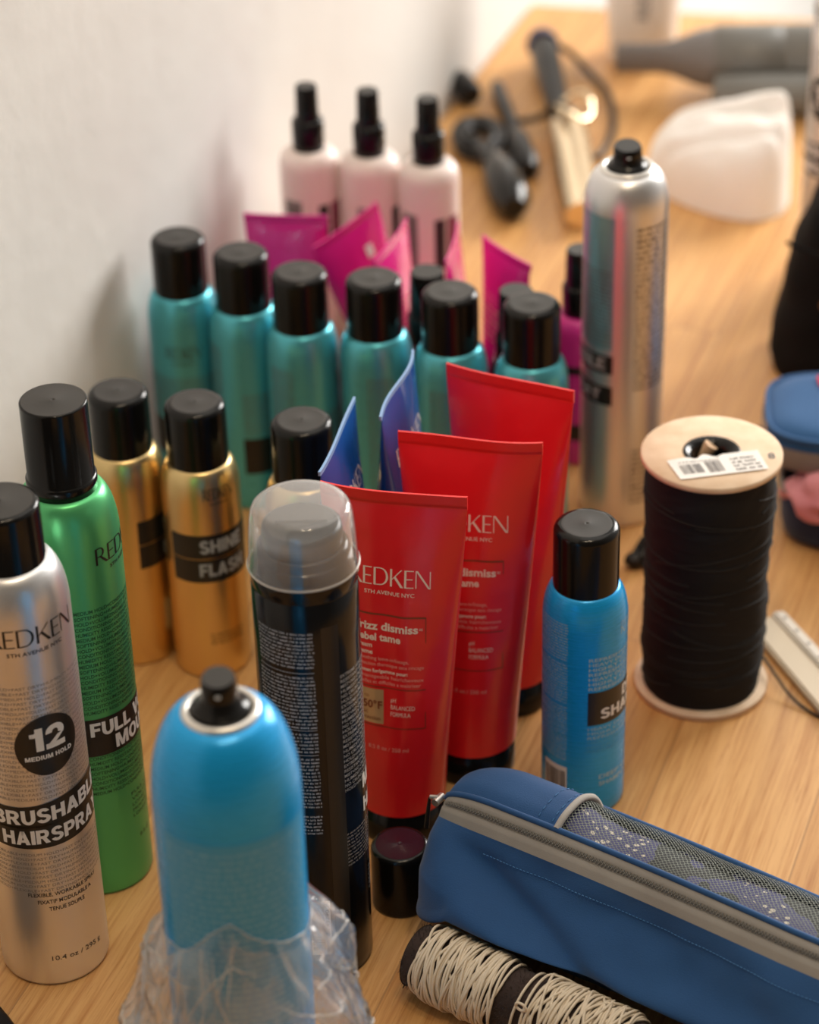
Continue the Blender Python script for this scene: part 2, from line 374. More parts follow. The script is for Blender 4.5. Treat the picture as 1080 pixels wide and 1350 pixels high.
# the wordmark in thin, high-contrast capitals; unit height 1
def _arc(cx, cy, rx, ry, a0, a1, t0, t1, n=14):
    vs = []; fs = []
    for i in range(n + 1):
        a = R(a0 + (a1 - a0) * i / n); k = abs(math.cos(a)); t = t1 + (t0 - t1) * k
        vs += [(cx + rx * math.cos(a), cy + ry * math.sin(a)), (cx + (rx - t) * math.cos(a), cy + (ry - (t1 + (t0 - t1) * k * .3)) * math.sin(a))]
    for i in range(n): fs.append((2 * i, 2 * i + 1, 2 * i + 3, 2 * i + 2))
    return vs, fs
def _logo():
    V = []; F = []
    def q(*p): o = len(V); V.extend(p); F.append(tuple(range(o, o + len(p))))
    def arc(*a): vs, fs = _arc(*a); o = len(V); V.extend(vs); F.extend(tuple(i + o for i in f) for f in fs)
    T, t = .12, .055
    def E(x): q((x, 0), (x + T, 0), (x + T, 1), (x, 1)); [q((x + T, y), (x + .52 - (.06 if y == .47 else 0), y), (x + .52 - (.06 if y == .47 else 0), y + t), (x + T, y + t)) for y in (0, .47, 1 - t)]
    x = 0
    q((x, 0), (x + T, 0), (x + T, 1), (x, 1)); q((x + T, 1 - t), (x + .3, 1 - t), (x + .3, 1), (x + T, 1)); q((x + T, .45), (x + .3, .45), (x + .3, .45 + t), (x + T, .45 + t))
    arc(x + .3, .725, .25, .275, -90, 90, .12, .055); q((x + .24, .46), (x + .62, 0), (x + .80, 0), (x + .38, .46)); x += .80
    E(x); x += .62
    q((x, 0), (x + T, 0), (x + T, 1), (x, 1)); q((x + T, 0), (x + .36, 0), (x + .36, t), (x + T, t)); q((x + T, 1 - t), (x + .36, 1 - t), (x + .36, 1), (x + T, 1)); arc(x + .36, .5, .48, .5, -90, 90, .13, .055); x += .95
    q((x, 0), (x + T, 0), (x + T, 1), (x, 1)); q((x + T, .46), (x + .62, 1), (x + .70, 1), (x + T, .39)); q((x + .22, .52), (x + .60, 0), (x + .78, 0), (x + .32, .62)); x += .82
    E(x); x += .62
    q((x, 0), (x + t, 0), (x + t, 1), (x, 1)); q((x, 1), (x + .13, 1), (x + .84, 0), (x + .71, 0)); q((x + .84 - t, 0), (x + .84, 0), (x + .84, 1), (x + .84 - t, 1)); x += .84
    return V, F, x
LOGO = _logo()
def wordmark(mb, u, v, width, h, mt, fmap, sub=True):
    """centred at u, baseline v"""
    V, F, W = LOGO; k = width / W
    vs = [(a * k - width / 2, b * h) for a, b in V]; vs, fs = slice2d(vs, F, .0015)
    mb.add([fmap(u + a, v + b) for a, b in vs], fs, mt, False)
    if sub: text(mb, '5TH AVENUE NYC', u, v - h * .52, h * .22, mt, fmap, 'C', width * .62, bold=.01)

def _bold():
    T, t, G = .27, .21, {}
    class B:
        def __init__(s): s.V = []; s.F = []
        def q(s, *p): o = len(s.V); s.V.extend(p); s.F.append(tuple(range(o, o + len(p)))); return s
        def r(s, x0, y0, x1, y1): return s.q((x0, y0), (x1, y0), (x1, y1), (x0, y1))
        def a(s, cx, cy, rx, ry, a0, a1, tx=T, ty=t, n=18):
            o = len(s.V)
            for i in range(n + 1):
                a = R(a0 + (a1 - a0) * i / n); s.V += [(cx + rx * math.cos(a), cy + ry * math.sin(a)), (cx + (rx - tx) * math.cos(a), cy + (ry - ty) * math.sin(a))]
            for i in range(n): s.F.append((o + 2 * i, o + 2 * i + 1, o + 2 * i + 3, o + 2 * i + 2))
            return s
    G['A'] = (B().q((0, 0), (.28, 0), (.60, 1), (.33, 1)).q((.65, 0), (.93, 0), (.60, 1), (.33, 1)).r(.2, .17, .73, .36), .93)
    G['B'] = (B().r(0, 0, T, 1).r(T, 1 - t, .5, 1).r(T, .42, .5, .59).r(T, 0, .5, t).a(.5, .745, .30, .255, -90, 90).a(.5, .285, .34, .285, -90, 90), .84)
    G['R'] = (B().r(0, 0, T, 1).r(T, 1 - t, .5, 1).r(T, .37, .5, .56).a(.5, .685, .33, .315, -90, 90).q((.34, .42), (.62, .42), (.90, 0), (.58, 0)), .88)
    G['P'] = (B().r(0, 0, T, 1).r(T, 1 - t, .5, 1).r(T, .32, .5, .51).a(.5, .66, .33, .34, -90, 90), .82)
    G['D'] = (B().r(0, 0, T, 1).r(T, 1 - t, .42, 1).r(T, 0, .42, t).a(.42, .5, .46, .5, -90, 90), .88)
    G['U'] = (B().r(0, .38, T, 1).r(.86 - T, .38, .86, 1).a(.43, .40, .43, .42, 180, 360), .86)
    G['S'] = (B().a(.42, .715, .38, .305, 15, 270).a(.42, .285, .42, .305, -165, 90), .84)
    G['H'] = (B().r(0, 0, T, 1).r(.88 - T, 0, .88, 1).r(T, .40, .88 - T, .61), .88)
    G['I'] = (B().r(0, 0, T, 1), T)
    G['L'] = (B().r(0, 0, T, 1).r(T, 0, .70, .22), .70)
    G['E'] = (B().r(0, 0, T, 1).r(T, 0, .76, t).r(T, .40, .70, .60).r(T, 1 - t, .76, 1), .76)
    G['F'] = (B().r(0, 0, T, 1).r(T, .38, .66, .59).r(T, 1 - t, .73, 1), .73)
    G['Y'] = (B().q((0, 1), (.31, 1), (.60, .44), (.33, .40)).q((.60, 1), (.91, 1), (.60, .40), (.33, .44)).r(.325, 0, .325 + T, .44), .91)
    G['V'] = (B().q((0, 1), (.29, 1), (.60, 0), (.32, 0)).q((.63, 1), (.92, 1), (.60, 0), (.32, 0)), .92)
    G['X'] = (B().q((0, 1), (.32, 1), (.93, 0), (.61, 0)).q((.60, 1), (.91, 1), (.32, 0), (0, 0)), .93)
    G['M'] = (B().r(0, 0, .25, 1).r(.83, 0, 1.08, 1).q((.10, 1), (.33, 1), (.66, 0), (.42, 0)).q((.75, 1), (.98, 1), (.66, 0), (.42, 0)), 1.08)
    G['N'] = (B().r(0, 0, .25, 1).r(.65, 0, .90, 1).q((.0, 1), (.30, 1), (.90, 0), (.60, 0)), .90)
    G['O'] = (B().a(.47, .5, .47, .52, 0, 360, n=32), .94)
    G['1'] = (B().r(.22, 0, .52, 1).q((0, .62), (.22, .62), (.30, 1), (.22, .84)).r(0, .62, .24, .80), .54)
    G['2'] = (B().a(.42, .68, .40, .34, -30, 185).q((.50, .52), (.80, .56), (.34, .16), (.0, .12)).r(0, 0, .82, .23), .82)
    G[' '] = (B(), .30)
    return G
BOLD = _bold()
def heavy(mb, txt, u, v, h, mt, fmap, align='C', width=None, slope=0., gap=.07):
    x = 0; V = []; F = []
    for ch in txt:
        b, wd_ = BOLD[ch]; o = len(V); V += [(p[0] + x, p[1]) for p in b.V]; F += [tuple(i + o for i in f) for f in b.F]; x += wd_ + gap
    x -= gap; k = (width / x) if width else h; off = {'L': 0, 'C': -x * k / 2, 'R': -x * k}[align]
    vs, fs = slice2d([(a * k + off, b * h) for a, b in V], F, .0014)
    mb.add([fmap(u + a, v + b + slope * a) for a, b in vs], fs, mt, False)

def rounded(r, z0, z1, br, top_in=0., n=6):
    """side profile up to a rounded rim"""
    p = [(r, z0), (r, z1 - br)]
    for i in range(1, n + 1): a = PI / 2 * i / n; p.append((r - br + br * math.cos(a), z1 - br + br * math.sin(a)))
    return p
def shoulder(r0, z0, r1, z1, n=12, k=1.0):
    """quarter-ellipse dome from body radius to neck radius"""
    p = []
    for i in range(n + 1):
        a = PI / 2 * i / n * .93; p.append((r1 + (r0 - r1) * math.cos(a) ** k if i < n else r1, z0 + (z1 - z0) * math.sin(a) / math.sin(PI / 2 * .93)))
    return p
def can_body(r, zs, rn, zn): return [(r * .90, 0.0), (r * .97, .0006), (r, .0025), (r, .012)] + [(r, .012 + (zs - .012) * i / 6) for i in range(1, 6)] + shoulder(r, zs, rn, zn)

# ------------------------------------------------------------------ the setting
wd = Vector((math.cos(GR), math.sin(GR), 0)); wn = Vector((math.sin(GR), -math.cos(GR), 0)); w0 = Vector((.042, 2.0705, 0))
def wallpt(s, off=0, z=0): p = w0 + wd * s + wn * off; return (p.x, p.y, z)
mb = MB()
a, b = wallpt(-2.6), wallpt(2.2); c_, d_ = wallpt(2.2, -.12), wallpt(-2.6, -.12)
vs = [(q[0], q[1], z) for z in (-.75, 1.9) for q in (a, b, c_, d_)]
mb.add(vs, [(0, 1, 5, 4), (1, 2, 6, 5), (2, 3, 7, 6), (3, 0, 4, 7), (4, 5, 6, 7), (0, 3, 2, 1)], 'plaster', False)
struct(mb.build('wall_left'))
mb = MB(); mb.box((-.6, 4.0, -.75), (4.0, 4.1, 1.9), 'plaster'); struct(mb.build('wall_back'))
mb = MB(); mb.box((-2.0, -1.2, -.80), (4.0, 4.1, -.75), 'floor'); struct(mb.build('floor'))

# table with its back end square to the view as in the photo
tb = thing('table', 'long wooden table or counter with orange brown grain along a white wall', 'table', (0, 0, 0))
mb = MB()
e0 = wallpt(.246, .002); fr_ = wallpt(-1.95, .002)
poly = [(fr_[0], fr_[1]), (1.15, fr_[1] - .25), (1.15, 2.09), (.294, 2.265), (e0[0], e0[1])]
n = len(poly); vs = [(x, y, -.032) for x, y in poly] + [(x, y, -.002) for x, y in poly]
cx = sum(x for x, y in poly) / n; cy = sum(y for x, y in poly) / n
vs += [(x + (cx - x) * .002, y + (cy - y) * .002, 0) for x, y in poly]
fs = [tuple(range(n))[::-1], tuple(range(2 * n, 3 * n))]
for k in (0, n):
    for i in range(n): fs.append((k + i, k + (i + 1) % n, k + n + (i + 1) % n, k + n + i))
mb.add(vs, fs, 'wood', False); mb.build('tabletop', tb)
for x, y in ((1.07, .25), (1.07, 2.0), (.32, 2.16), (-.45, .30)):
    mb = MB(); mb.box((x - .03, y - .03, -.75), (x + .03, y + .03, -.032), 'wood'); mb.build('leg', tb)

# ------------------------------------------------------------------ capped small cans (teal, gold, blue)
CR, CZS, CRN, CZN, CAPR, CAPT = .0229, .121, .0165, .1415, .0176, .1785
def small_cap(parent):
    mb = MB(); r = CAPR
    mb.lathe([(r * .93, CZN - .0025), (r, CZN - .0028), (r, CZN)] + rounded(r * .995, CZN, CAPT, .0042)[1:], 'cap')
    o = r * .995 - .0042
    prof = [(o + .0001, CAPT), (o * .97, CAPT + .0001), (o * .9, CAPT), (.0016, CAPT), (.0010, CAPT + .0002), (.0004, CAPT - .0004)]
    mb.lathe(prof, 'cap_top', 48, cap_top=True)
    return mb.build('cap', parent)
fc = cyl(CR)
def small_can(name, label, cat, loc, rz, metal, art, group=None):
    t = thing(name, label, cat, loc, rz, group)
    mb = MB(); mb.lathe(can_body(CR, CZS, CRN, CZN), metal, 72, cap_bot=True); art(mb); mb.build('body', t)
    small_cap(t); return t
TEALROWS = ['TEXTURE+VOLUME', 'LIGHT HOLD+DRY', 'MATTE FINISH+', 'BUILDABLE+HOLD', 'TEXTURE+VOLUME', 'LIGHT HOLD+DRY']
def art_teal(mb):
    wordmark(mb, 0, .1015, .0235, .0085, 'ink_soft', fc)
    fineprint(mb, -.030, .030, .0555, .0880, .0022, 'ink_teal', fc, seed=5)
    patch(mb, -.031, .031, .0280, .0546, 'ink', fc)
    fineprint(mb, -.018, .018, .012, .022, .0022, 'ink_teal', fc, seed=6)
    fineprint(mb, .044, .062, .020, .1230, .0019, 'ink_teal', fc, seed=7)
    fineprint(mb, -.062, -.044, .030, .1200, .0019, 'ink_teal', fc, seed=8)
PX = {}
teal = [(-.143, 1.475, 0, 'leftmost blue-green black-capped spray can of the back row, against the wall'),
        (-.102, 1.4515, 68, 'second blue-green black-capped spray can from the wall in the back row'),
        (-.0645, 1.423, 95, 'third blue-green black-capped spray can, directly behind the right gold can and black cap'),
        (-.0185, 1.412, 140, 'fourth blue-green black-capped spray can, just left of the taller blue tube tip'),
        (.0280, 1.392, 118, 'fifth blue-green black-capped spray can, behind the left corner of the rearmost red tube'),
        (.077, 1.374, -27, 'rightmost blue-green black-capped spray can, behind the rearmost red tube')]
G_ = 'blue-green capped spray cans in a row'
t0_ = small_can('spray_can', teal[0][3], 'spray can', (teal[0][0], teal[0][1], 0), teal[0][2], 'teal', art_teal, G_)
for x, y, rz, lab in teal[1:]: dup(t0_, (x, y, 0), rz, lab, G_)

def art_gold(mb):
    wordmark(mb, 0, .1255, .0190, .0072, 'ink_soft', fc)
    patch(mb, -.0318, .0318, .0858, .1018, 'ink', fc); patch(mb, -.0318, .0318, .0693, .0852, 'ink', fc)
    heavy(mb, 'SHINE', 0, .0897, .0088, 'white_dim', cyl(CR, .0003), 'C', .0275)
    heavy(mb, 'FLASH', 0, .0737, .0088, 'white_dim', cyl(CR, .0003), 'C', .0290)
    fineprint(mb, -.011, .011, .024, .034, .0022, 'ink_brown', fc, seed=12)
    fineprint(mb, -.064, -.046, .045, .1260, .0019, 'ink_brown', fc, seed=13)
    fineprint(mb, .046, .064, .045, .1260, .0019, 'ink_brown', fc, seed=14)
    patch(mb, -.060, -.049, .018, .040, 'white', fc)
G_ = 'gold capped spray cans'
g0 = small_can('spray_can', 'gold spray can with pale lettering on its two black bands, behind the blue can', 'spray can', (-.1205, 1.266, 0), 31, 'gold', art_gold, G_)
dup(g0, (-.1655, 1.281, 0), 97, 'gold spray can at far left behind the green can, its black bands blank', G_)
dup(g0, (-.0592, 1.243, 0), 170, 'gold spray can mostly hidden behind the clear-capped black can, only its black cap showing', G_)

def art_blue(mb):
    wordmark(mb, 0, .1170, .0235, .0083, 'white_blue', fc)
    rows = ['REFRESH+ABSORB+REFRESH', 'HEAVY DUTY+DETOX+HEAVY', 'HIGHLY CLEAN+HIGHLY CL']
    v = .1052
    for i in range(7): text(mb, rows[i % 3], -.0318, v, .0021, 'white_blue', fc, 'L', .0636, bold=.02); v -= .00315
    patch(mb, -.0320, .0320, .0630, .0848, 'ink', fc)
    heavy(mb, 'DRY', 0, .0755, .0070, 'white', cyl(CR, .0003), 'C', .0185); heavy(mb, 'SHAMPOO', 0, .0665, .0070, 'white', cyl(CR, .0003), 'C', .0500)
    v = .0595
    for i in range(6): text(mb, rows[(i + 1) % 3], -.0318, v, .0019, 'white_blue' if i < 3 else 'pale_panel', fc, 'L', .0636, bold=.0); v -= .00300
    text(mb, 'DEEP CLEAN DRY', 0, .0255, .0028, 'white_blue', fc, 'C', .050, bold=.02); text(mb, 'SHAMPOO PROFOND', 0, .0208, .0028, 'white_blue', fc, 'C', .050, bold=.02)
    fineprint(mb, -.006, .008, .010, .018, .0020, 'white_blue', fc, seed=2)
    fineprint(mb, -.0640, -.0435, .037, .1290, .00175, 'white_blue', fc, seed=21)
    for z in (.0545, .0745, .1030): patch(mb, -.0640, -.0435, z, z + .0012, 'blue', cyl(CR, .0003))
    patch(mb, -.0590, -.0430, .0080, .0330, 'white', fc); barcode(mb, -.0580, -.0440, .0095, .0300, 'ink', cyl(CR, .0003))
small_can('spray_can', 'small bright blue dry shampoo can with black cap, between red tube and thread spool', 'spray can', (.0925, 1.1287, 0), 81, 'blue', art_blue)

# loose cap on the table
cp = MB(); r = .0155
cp.lathe([(r * .93, .001), (r * .94, 0), (r, .0005)] + rounded(r, .002, .0385, .0028), 'cap'); cp.lathe([(r - .0028, .0385), (.0016, .0385), (.001, .0388), (.0004, .0381)], 'plum', 40, cap_top=True)
tag(cp.build('loose_lid', None, (-.0095, 1.0415, 0)), 'loose black cap standing alone on the table by the black can', 'lid')

# ------------------------------------------------------------------ tall cans
def tall_cap_can(name, label, loc, rz, metal, r, zs, zn, art, capfn, rn, group=None):
    t = thing(name, label, 'spray can', loc, rz, group)
    mb = MB(); mb.lathe(can_body(r, zs, rn, zn), metal, 96, cap_bot=True); art(mb); mb.build('body', t)
    capfn(t); return t
fs_ = cyl(.0276)
def art_silver(mb):
    f = fs_
    wordmark(mb, 0, .2125, .0470, .0098, 'ink', f)
    rows = ['MEDIUM HOLD+FAST DRY+HUMIDITY RESISTANT+BRUSHABLE', 'HOLD+FLEXIBLE+FAST DRYING+HOLD+HUMIDITY RESISTANT', 'WORKABLE+MEDIUM HOLD+FAST DRY+MEDIUM HOLD+RESISTANT']
    v = .1880; i = 0
    while v > .062:
        if v > .1205 or v < .0875: text(mb, rows[i % 3], -.0370, v, .00165, 'ink_grey', f, 'L', .0860)
        v -= .0029; i += 1
    # black disc
    n = 40; c = [(.0166 * math.cos(2 * PI * k / n), .1531 + .0177 * math.sin(2 * PI * k / n)) for k in range(n)]
    vs, fa = slice2d([(a, b) for a, b in c], [tuple(range(n))], .0015); mb.add([f(a, b, .0001) for a, b in vs], fa, 'ink', False)
    f2 = cyl(.0276, .0004)
    heavy(mb, '12', 0, .1508, .0135, 'white', f2, 'C', .0180); heavy(mb, 'MEDIUM HOLD', 0, .1455, .0026, 'white', f2, 'C', .0245, gap=.12)
    # two wavy black ribbons
    def band(top, bot, hw):
        nn = 60; rows_ = [[], []]
        for k in range(nn + 1):
            u = -hw + 2 * hw * k / nn; rows_[0].append(f(u, bot(u), .0001)); rows_[1].append(f(u, top(u), .0001))
        mb.grid(rows_, 'ink', False)
    band(lambda u: .1195 + .05 * u + .0012 * math.sin(u * 90), lambda u: .1050 + .075 * max(u, 0) + .03 * min(u, 0), .042)
    band(lambda u: .1060 + .03 * u, lambda u: .0915 + .04 * u + .0016 * (u / .03) ** 2, .042)
    heavy(mb, 'BRUSHABLE', 0, .1078, .0088, 'white', f2, 'C', .0660, slope=.065)
    heavy(mb, 'HAIRSPRAY', .001, .0948, .0086, 'white', f2, 'C', .0600, slope=.04)
    for k, s_ in enumerate(('FLEXIBLE, WORKABLE SPRAY', 'FIXATIF MODULABLE A', 'TENUE SOUPLE')): text(mb, s_, 0, .0600 - k * .0047, .0024, 'ink_soft', f, 'C', (.0390, .0300, .0195)[k], bold=.01)
    text(mb, '10.4 oz / 295 g', .003, .0175, .0030, 'ink_soft', f, 'C', .0290)
    fineprint(mb, .062, .080, .03, .20, .0021, 'ink_soft', f, seed=31)
def cap_silver(t):
    mb = MB(); r = .0185; z0, z1 = .2462, .2772
    mb.lathe([(r * .95, z0 - .001), (r * 1.03, z0 - .001)] + rounded(r, z0, z1, .0028), 'cap'); mb.lathe([(r - .0028, z1), (.0016, z1), (.001, z1 + .0002), (.0004, z1 - .0004)], 'cap_top', 48, cap_top=True)
    mb.build('cap', t)
s0 = tall_cap_can('hairspray_can', 'tall brushed silver hairspray can with black cap and round 12 badge, at the left edge', (-.1898, 1.0093, 0), 29, 'silver', .0276, .2195, .2465, art_silver, cap_silver, .0175, 'tall silver capped hairspray cans')
dup(s0, (.3255, 1.735, 0), -44, 'blurred tall silver hairspray can with number 12, behind the black bag at the right edge', 'tall silver capped hairspray cans')

fg = cyl(.0262)
def art_green(mb):
    f = fg; wordmark(mb, 0, .2085, .0455, .0095, 'ink', f)
    rows = ['MEDIUM HOLD+CONDITIONING+MEDIUM HOLD+CONDITIO', 'SOFTENING+HUMIDITY RESISTANT+SOFTENING+HUMIDI', 'HOLD+VOLUMIZING+MEDIUM HOLD+VOLUMIZING+MEDIUM', 'CONDITIONING+SOFTENING+CONDITIONING+HUMIDITY R', 'HUMIDITY RESISTANT+HOLD+CONDITIONING+HOLD+SOFT']
    v = .1820; i = 0
    while v > .066:
        if v > .1180 or v < .0915: text(mb, rows[i % 5], -.0370, v, .0021, 'ink_green', f, 'L', .0740, bold=.012)
        v -= .00325; i += 1
    patch(mb, -.0375, .0375, .0935, .1170, 'ink', f); f2 = cyl(.0262, .0003)
    heavy(mb, 'FULL VOLUME', 0, .1062, .0086, 'white', f2, 'C', .0700); heavy(mb, 'MOUSSE', 0, .0957, .0086, 'white', f2, 'C', .0440)
    for k, s_ in enumerate(('FULL VOLUME', 'VOLUMIZING', 'LONG LASTING', 'MOUSSE VOLUME', 'LONGUE DUREE')): text(mb, s_, 0, .0600 - k * .0037, .0021, 'ink_green', f, 'C', .031)
    text(mb, '8.8 oz / 250 g', 0, .0300, .0024, 'ink_green', f, 'C', .024)
    patch(mb, -.0435, -.0429, .030, .2180, 'ink_green', f)
def cap_green(t):
    mb = MB(); r = .0166
    mb.lathe([(r * .97, .2425), (.0176, .2425), (.0176, .2490), (.0172, .2494), (.0170, .2496)] + rounded(r, .2500, .2915, .0010), 'cap')
    mb.lathe([(r - .0010, .2915), (.0016, .2915), (.001, .2917), (.0004, .2911)], 'cap_top', 48, cap_top=True); mb.build('cap', t)
tall_cap_can('mousse_can', 'tall green volume mousse can with long black cap behind the silver can', (-.1704, 1.0767, 0), 86, 'green', .0262, .2150, .2430, art_green, cap_green, .0168)

# open nozzle cans
def nozzle(t, zr, rr, zt, rt_, lean=.6):
    mb = MB(); n = 40
    mb.lathe([(rr + .0020 * math.cos(a) - .0016, zr + .0020 * math.sin(a) - .001) for a in [2 * PI * k / 14 for k in range(15)]], 'ring', 72)
    mb.lathe([(rr - .003, zr - .001), (rr - .0045, zr - .0032), (rr * .55, zr - .0032)], 'ring', 48); mb.build('valve_cup', t)
    mb = MB()
    mb.lathe([(.0122, zr - .0020), (.0124, zr + .0012), (.0118, zr + .0022), (.0098, zr + .0028), (.0092, zr + .0050), (rt_ * 1.05, zr + .0062), (rt_, zr + .0070)], 'cap', n)
    rows = []
    for k in range(5):
        q = k / 4; z = zr + .0070 + (zt - zr - .0070) * q
        rr_ = rt_ * (1 - .04 * q) - (.0008 if k == 4 else 0)
        rows.append([(rr_ * math.cos(2 * PI * j / n), rr_ * math.sin(2 * PI * j / n), z + q * (lean * rr_ * .22 * math.sin(2 * PI * j / n))) for j in range(n)])
    mb.grid(rows, 'cap', True, close_u=True); mb.add(rows[-1], [tuple(range(n))], 'cap_top', False)
    mb.lathe([(.0012, 0), (.0009, .0010), (.0004, .0006)], 'white_dim', 16, c=(0, -rt_ - .0001, zt - .005)); mb.build('spray_nozzle', t)
t = thing('spray_can', 'capless bright blue spray can with exposed nozzle, its foot in clear plastic', 'spray can', (-.0804, .8555, 0), 0)
r = .0319; mb = MB(); mb.lathe(can_body(r, .2260, .0150, .2690), 'blue', 96, cap_bot=True)
fb = cyl(r)
mb2 = None
patch(mb, -.0300, .0430, .1150, .2222, 'pale_panel', fb); fineprint(mb, -.0285, .0400, .118, .2195, .0036, M['print_haze'], cyl(r, .0003), seed=41)
mb.build('body', t); nozzle(t, .2699, .0165, .2860, .0078)
t = thing('spray_can', 'tall silver spray can without cap, black nozzle on top, behind the thread spool', 'spray can', (.1371, 1.422, 0), 0)
r = .0259; mb = MB(); mb.lathe(can_body(r, .2190, .0150, .2430), 'silver', 96, cap_bot=True); ft = cyl(r); f2 = cyl(r, .0003)
M['pale_teal'] = mat('pale_teal_print', (.34, .55, .58), .34, .7)
patch(mb, -.0420, -.0090, .130, .2205, 'pale_teal', ft); fineprint(mb, -.0410, -.0100, .134, .186, .0026, 'ink_teal', f2, seed=51)
patch(mb, -.0760, -.0085, .1130, .1260, 'ink', ft); patch(mb, -.0760, -.0085, .0905, .1040, 'ink', ft)
heavy(mb, 'BRUSHABLE', -.0135, .1155, .0085, 'white_dim', f2, 'R', .062); heavy(mb, 'HAIRSPRAY', -.0165, .0932, .0085, 'white_dim', f2, 'R', .060)
fineprint(mb, .0045, .0300, .1000, .2160, .0038, 'ink', ft, seed=52); fineprint(mb, .0045, .0200, .0150, .0600, .0038, 'ink', ft, seed=53)
mb.build('body', t); nozzle(t, .2441, .0165, .2580, .0088)

# black can with the clear cap
t = thing('hairspray_can', 'tall glossy black hairspray can with a clear domed overcap in the centre foreground', 'spray can', (-.0503, 1.0053, 0), 0)
r = .0254; mb = MB()
mb.lathe([(r * .9, 0), (r * .97, .0006), (r, .0025)] + [(r, .2325 * k / 8) for k in range(1, 9)] + [(r * .985, .2329), (r * .985, .2340), (r * .995, .2345), (r * .995, .2420), (.0225, .2490)] + shoulder(.0225, .249, .0190, .2535, 5), 'blackcan', 96, cap_bot=True)
f = cyl(r); f2 = cyl(r, .0003)
rs = [(.2190, .1960), (.1940, .1620), (.1605, .1470), (.1455, .1130), (.1100, .0960)]
for i, (a, b) in enumerate(rs): fineprint(mb, -.0260, .0036, b, a, .0021, 'white_dim', f, seed=60 + i)
for z in (.1950, .1612, .1462): patch(mb, -.0260, .0036, z, z + .0003, 'white_dim', f)
rows = ['EXTREME HOLD+MAX HOLD+HUMIDITY', 'RESISTANT+EXTREME HOLD+NO CRU', 'MIST+NO CRUNCH+MAXIMUM+EXTREM', 'HUMIDITY RESISTANT+MIST+EXTRE', 'NO CRUNCH+EXTREME HOLD+HUMIDI', 'HOLD+HUMIDITY RESISTANT+MAXIM']
v = .1880
for i in range(24): text(mb, rows[i % 6], .0166, v, .0019, 'white_dim', f, 'L', .046, bold=.008); v -= .00300
heavy(mb, 'MAX HOLD', .0300, .1130, .0090, 'white', f2, 'L', .052); heavy(mb, 'HAIRSPRAY', .0300, .0985, .0090, 'white', f2, 'L', .055)
fineprint(mb, .0165, .060, .070, .094, .0022, 'ink_grey', f, seed=70); fineprint(mb, .034, .054, .045, .0620, .0028, 'white_dim', f, seed=71)
patch(mb, .0075, .0165, .030, .2200, 'ink', f)
mb.build('body', t)
mb = MB(); fl = cyl(r, .0002); patch(mb, -.0046, .0054, .0185, .0540, 'paper', fl); barcode(mb, -.0040, .0022, .0215, .0510, 'paper_print', f2, vertical=True)
vs, fa = glyphs('8 84486 49790 1', .0); k = .0018 / CAPH; ww = max(a[0] for a in vs); kx = .030 / ww
mb.add([f2(.0046 - b * k, .0210 + a * kx) for a, b in vs], fa, 'paper_print', False); mb.build('barcode_label', t)
mb = MB(); mb.lathe([(.0188, .2530), (.0190, .2600), (.0186, .2628), (.0170, .2636)], 'ink', 64); mb.lathe([(.0170, .2636), (.003, .2640), (.001, .2640)], 'cap_top', 64, cap_top=True)
mb.add([(-.012, -.0012, .2640), (.012, -.0012, .2640), (.012, .0012, .2640), (-.012, .0012, .2640), (-.012, -.0012, .2655), (.012, -.0012, .2655), (.012, .0012, .2655), (-.012, .0012, .2655)], [(0, 1, 5, 4), (1, 2, 6, 5), (2, 3, 7, 6), (3, 0, 4, 7), (4, 5, 6, 7)], 'cap_top', False); mb.build('spray_actuator', t)
mb = MB(); mb.lathe([(.0262, .2418), (.0264, .2430), (.0260, .2445), (.0257, .2480), (.0253, .2560), (.0248, .2630), (.0242, .2680), (.0235, .2710), (.0226, .2728), (.0212, .2737), (.0185, .2740), (.0100, .2741), (.0004, .2742)], 'clear', 96)
mb.lathe([(.0262 + .0006 * math.cos(a), .2422 + .0006 * math.sin(a)) for a in [2 * PI * k / 10 for k in range(11)]], 'clear_lit_edge', 96)  # whitish ring paints the light gathering along the cap's lower edge
mb.build('clear_overcap', t)

# ------------------------------------------------------------------ squeeze tubes standing on their caps
def tube_surf(a0, hw, z0, zc, th=.0007, curve=0., fold=0.):
    def ab(z):
        q = max(0., min(1., (z - z0) / (zc - z0))); s_ = q * q * (3 - 2 * q) * .25 + q * .75
        a = a0 + (hw - a0) * s_; b = a0 * (1 - q) ** .82 * (1 + .25 * q) + th * q
        return a, b
    def off(u, z):
        q = max(0., min(1.1, (z - z0) / (zc - z0)))
        return curve * (q ** 2.5) * ((u / hw) ** 2 * 1.0 + .6 * (u / hw) - .4) + fold * q ** 3 * math.sin(u / hw * 2.4) + .0011 * q * (1 - q) * 4 * noise.noise(Vector((u * 90 + z0 * 50 + hw * 900, z * 14, fold * 900)))
    def pt(ang, z):
        a, b = ab(z); u = a * math.cos(ang); return (u, b * math.sin(ang) + off(u, z), z)
    def front(u, z, e=0.):
        a, b = ab(z); x = max(-.999, min(.999, u / a)); return (u, -b * math.sqrt(1 - x * x) - .00022 - e + off(u, z), z)
    return ab, pt, front
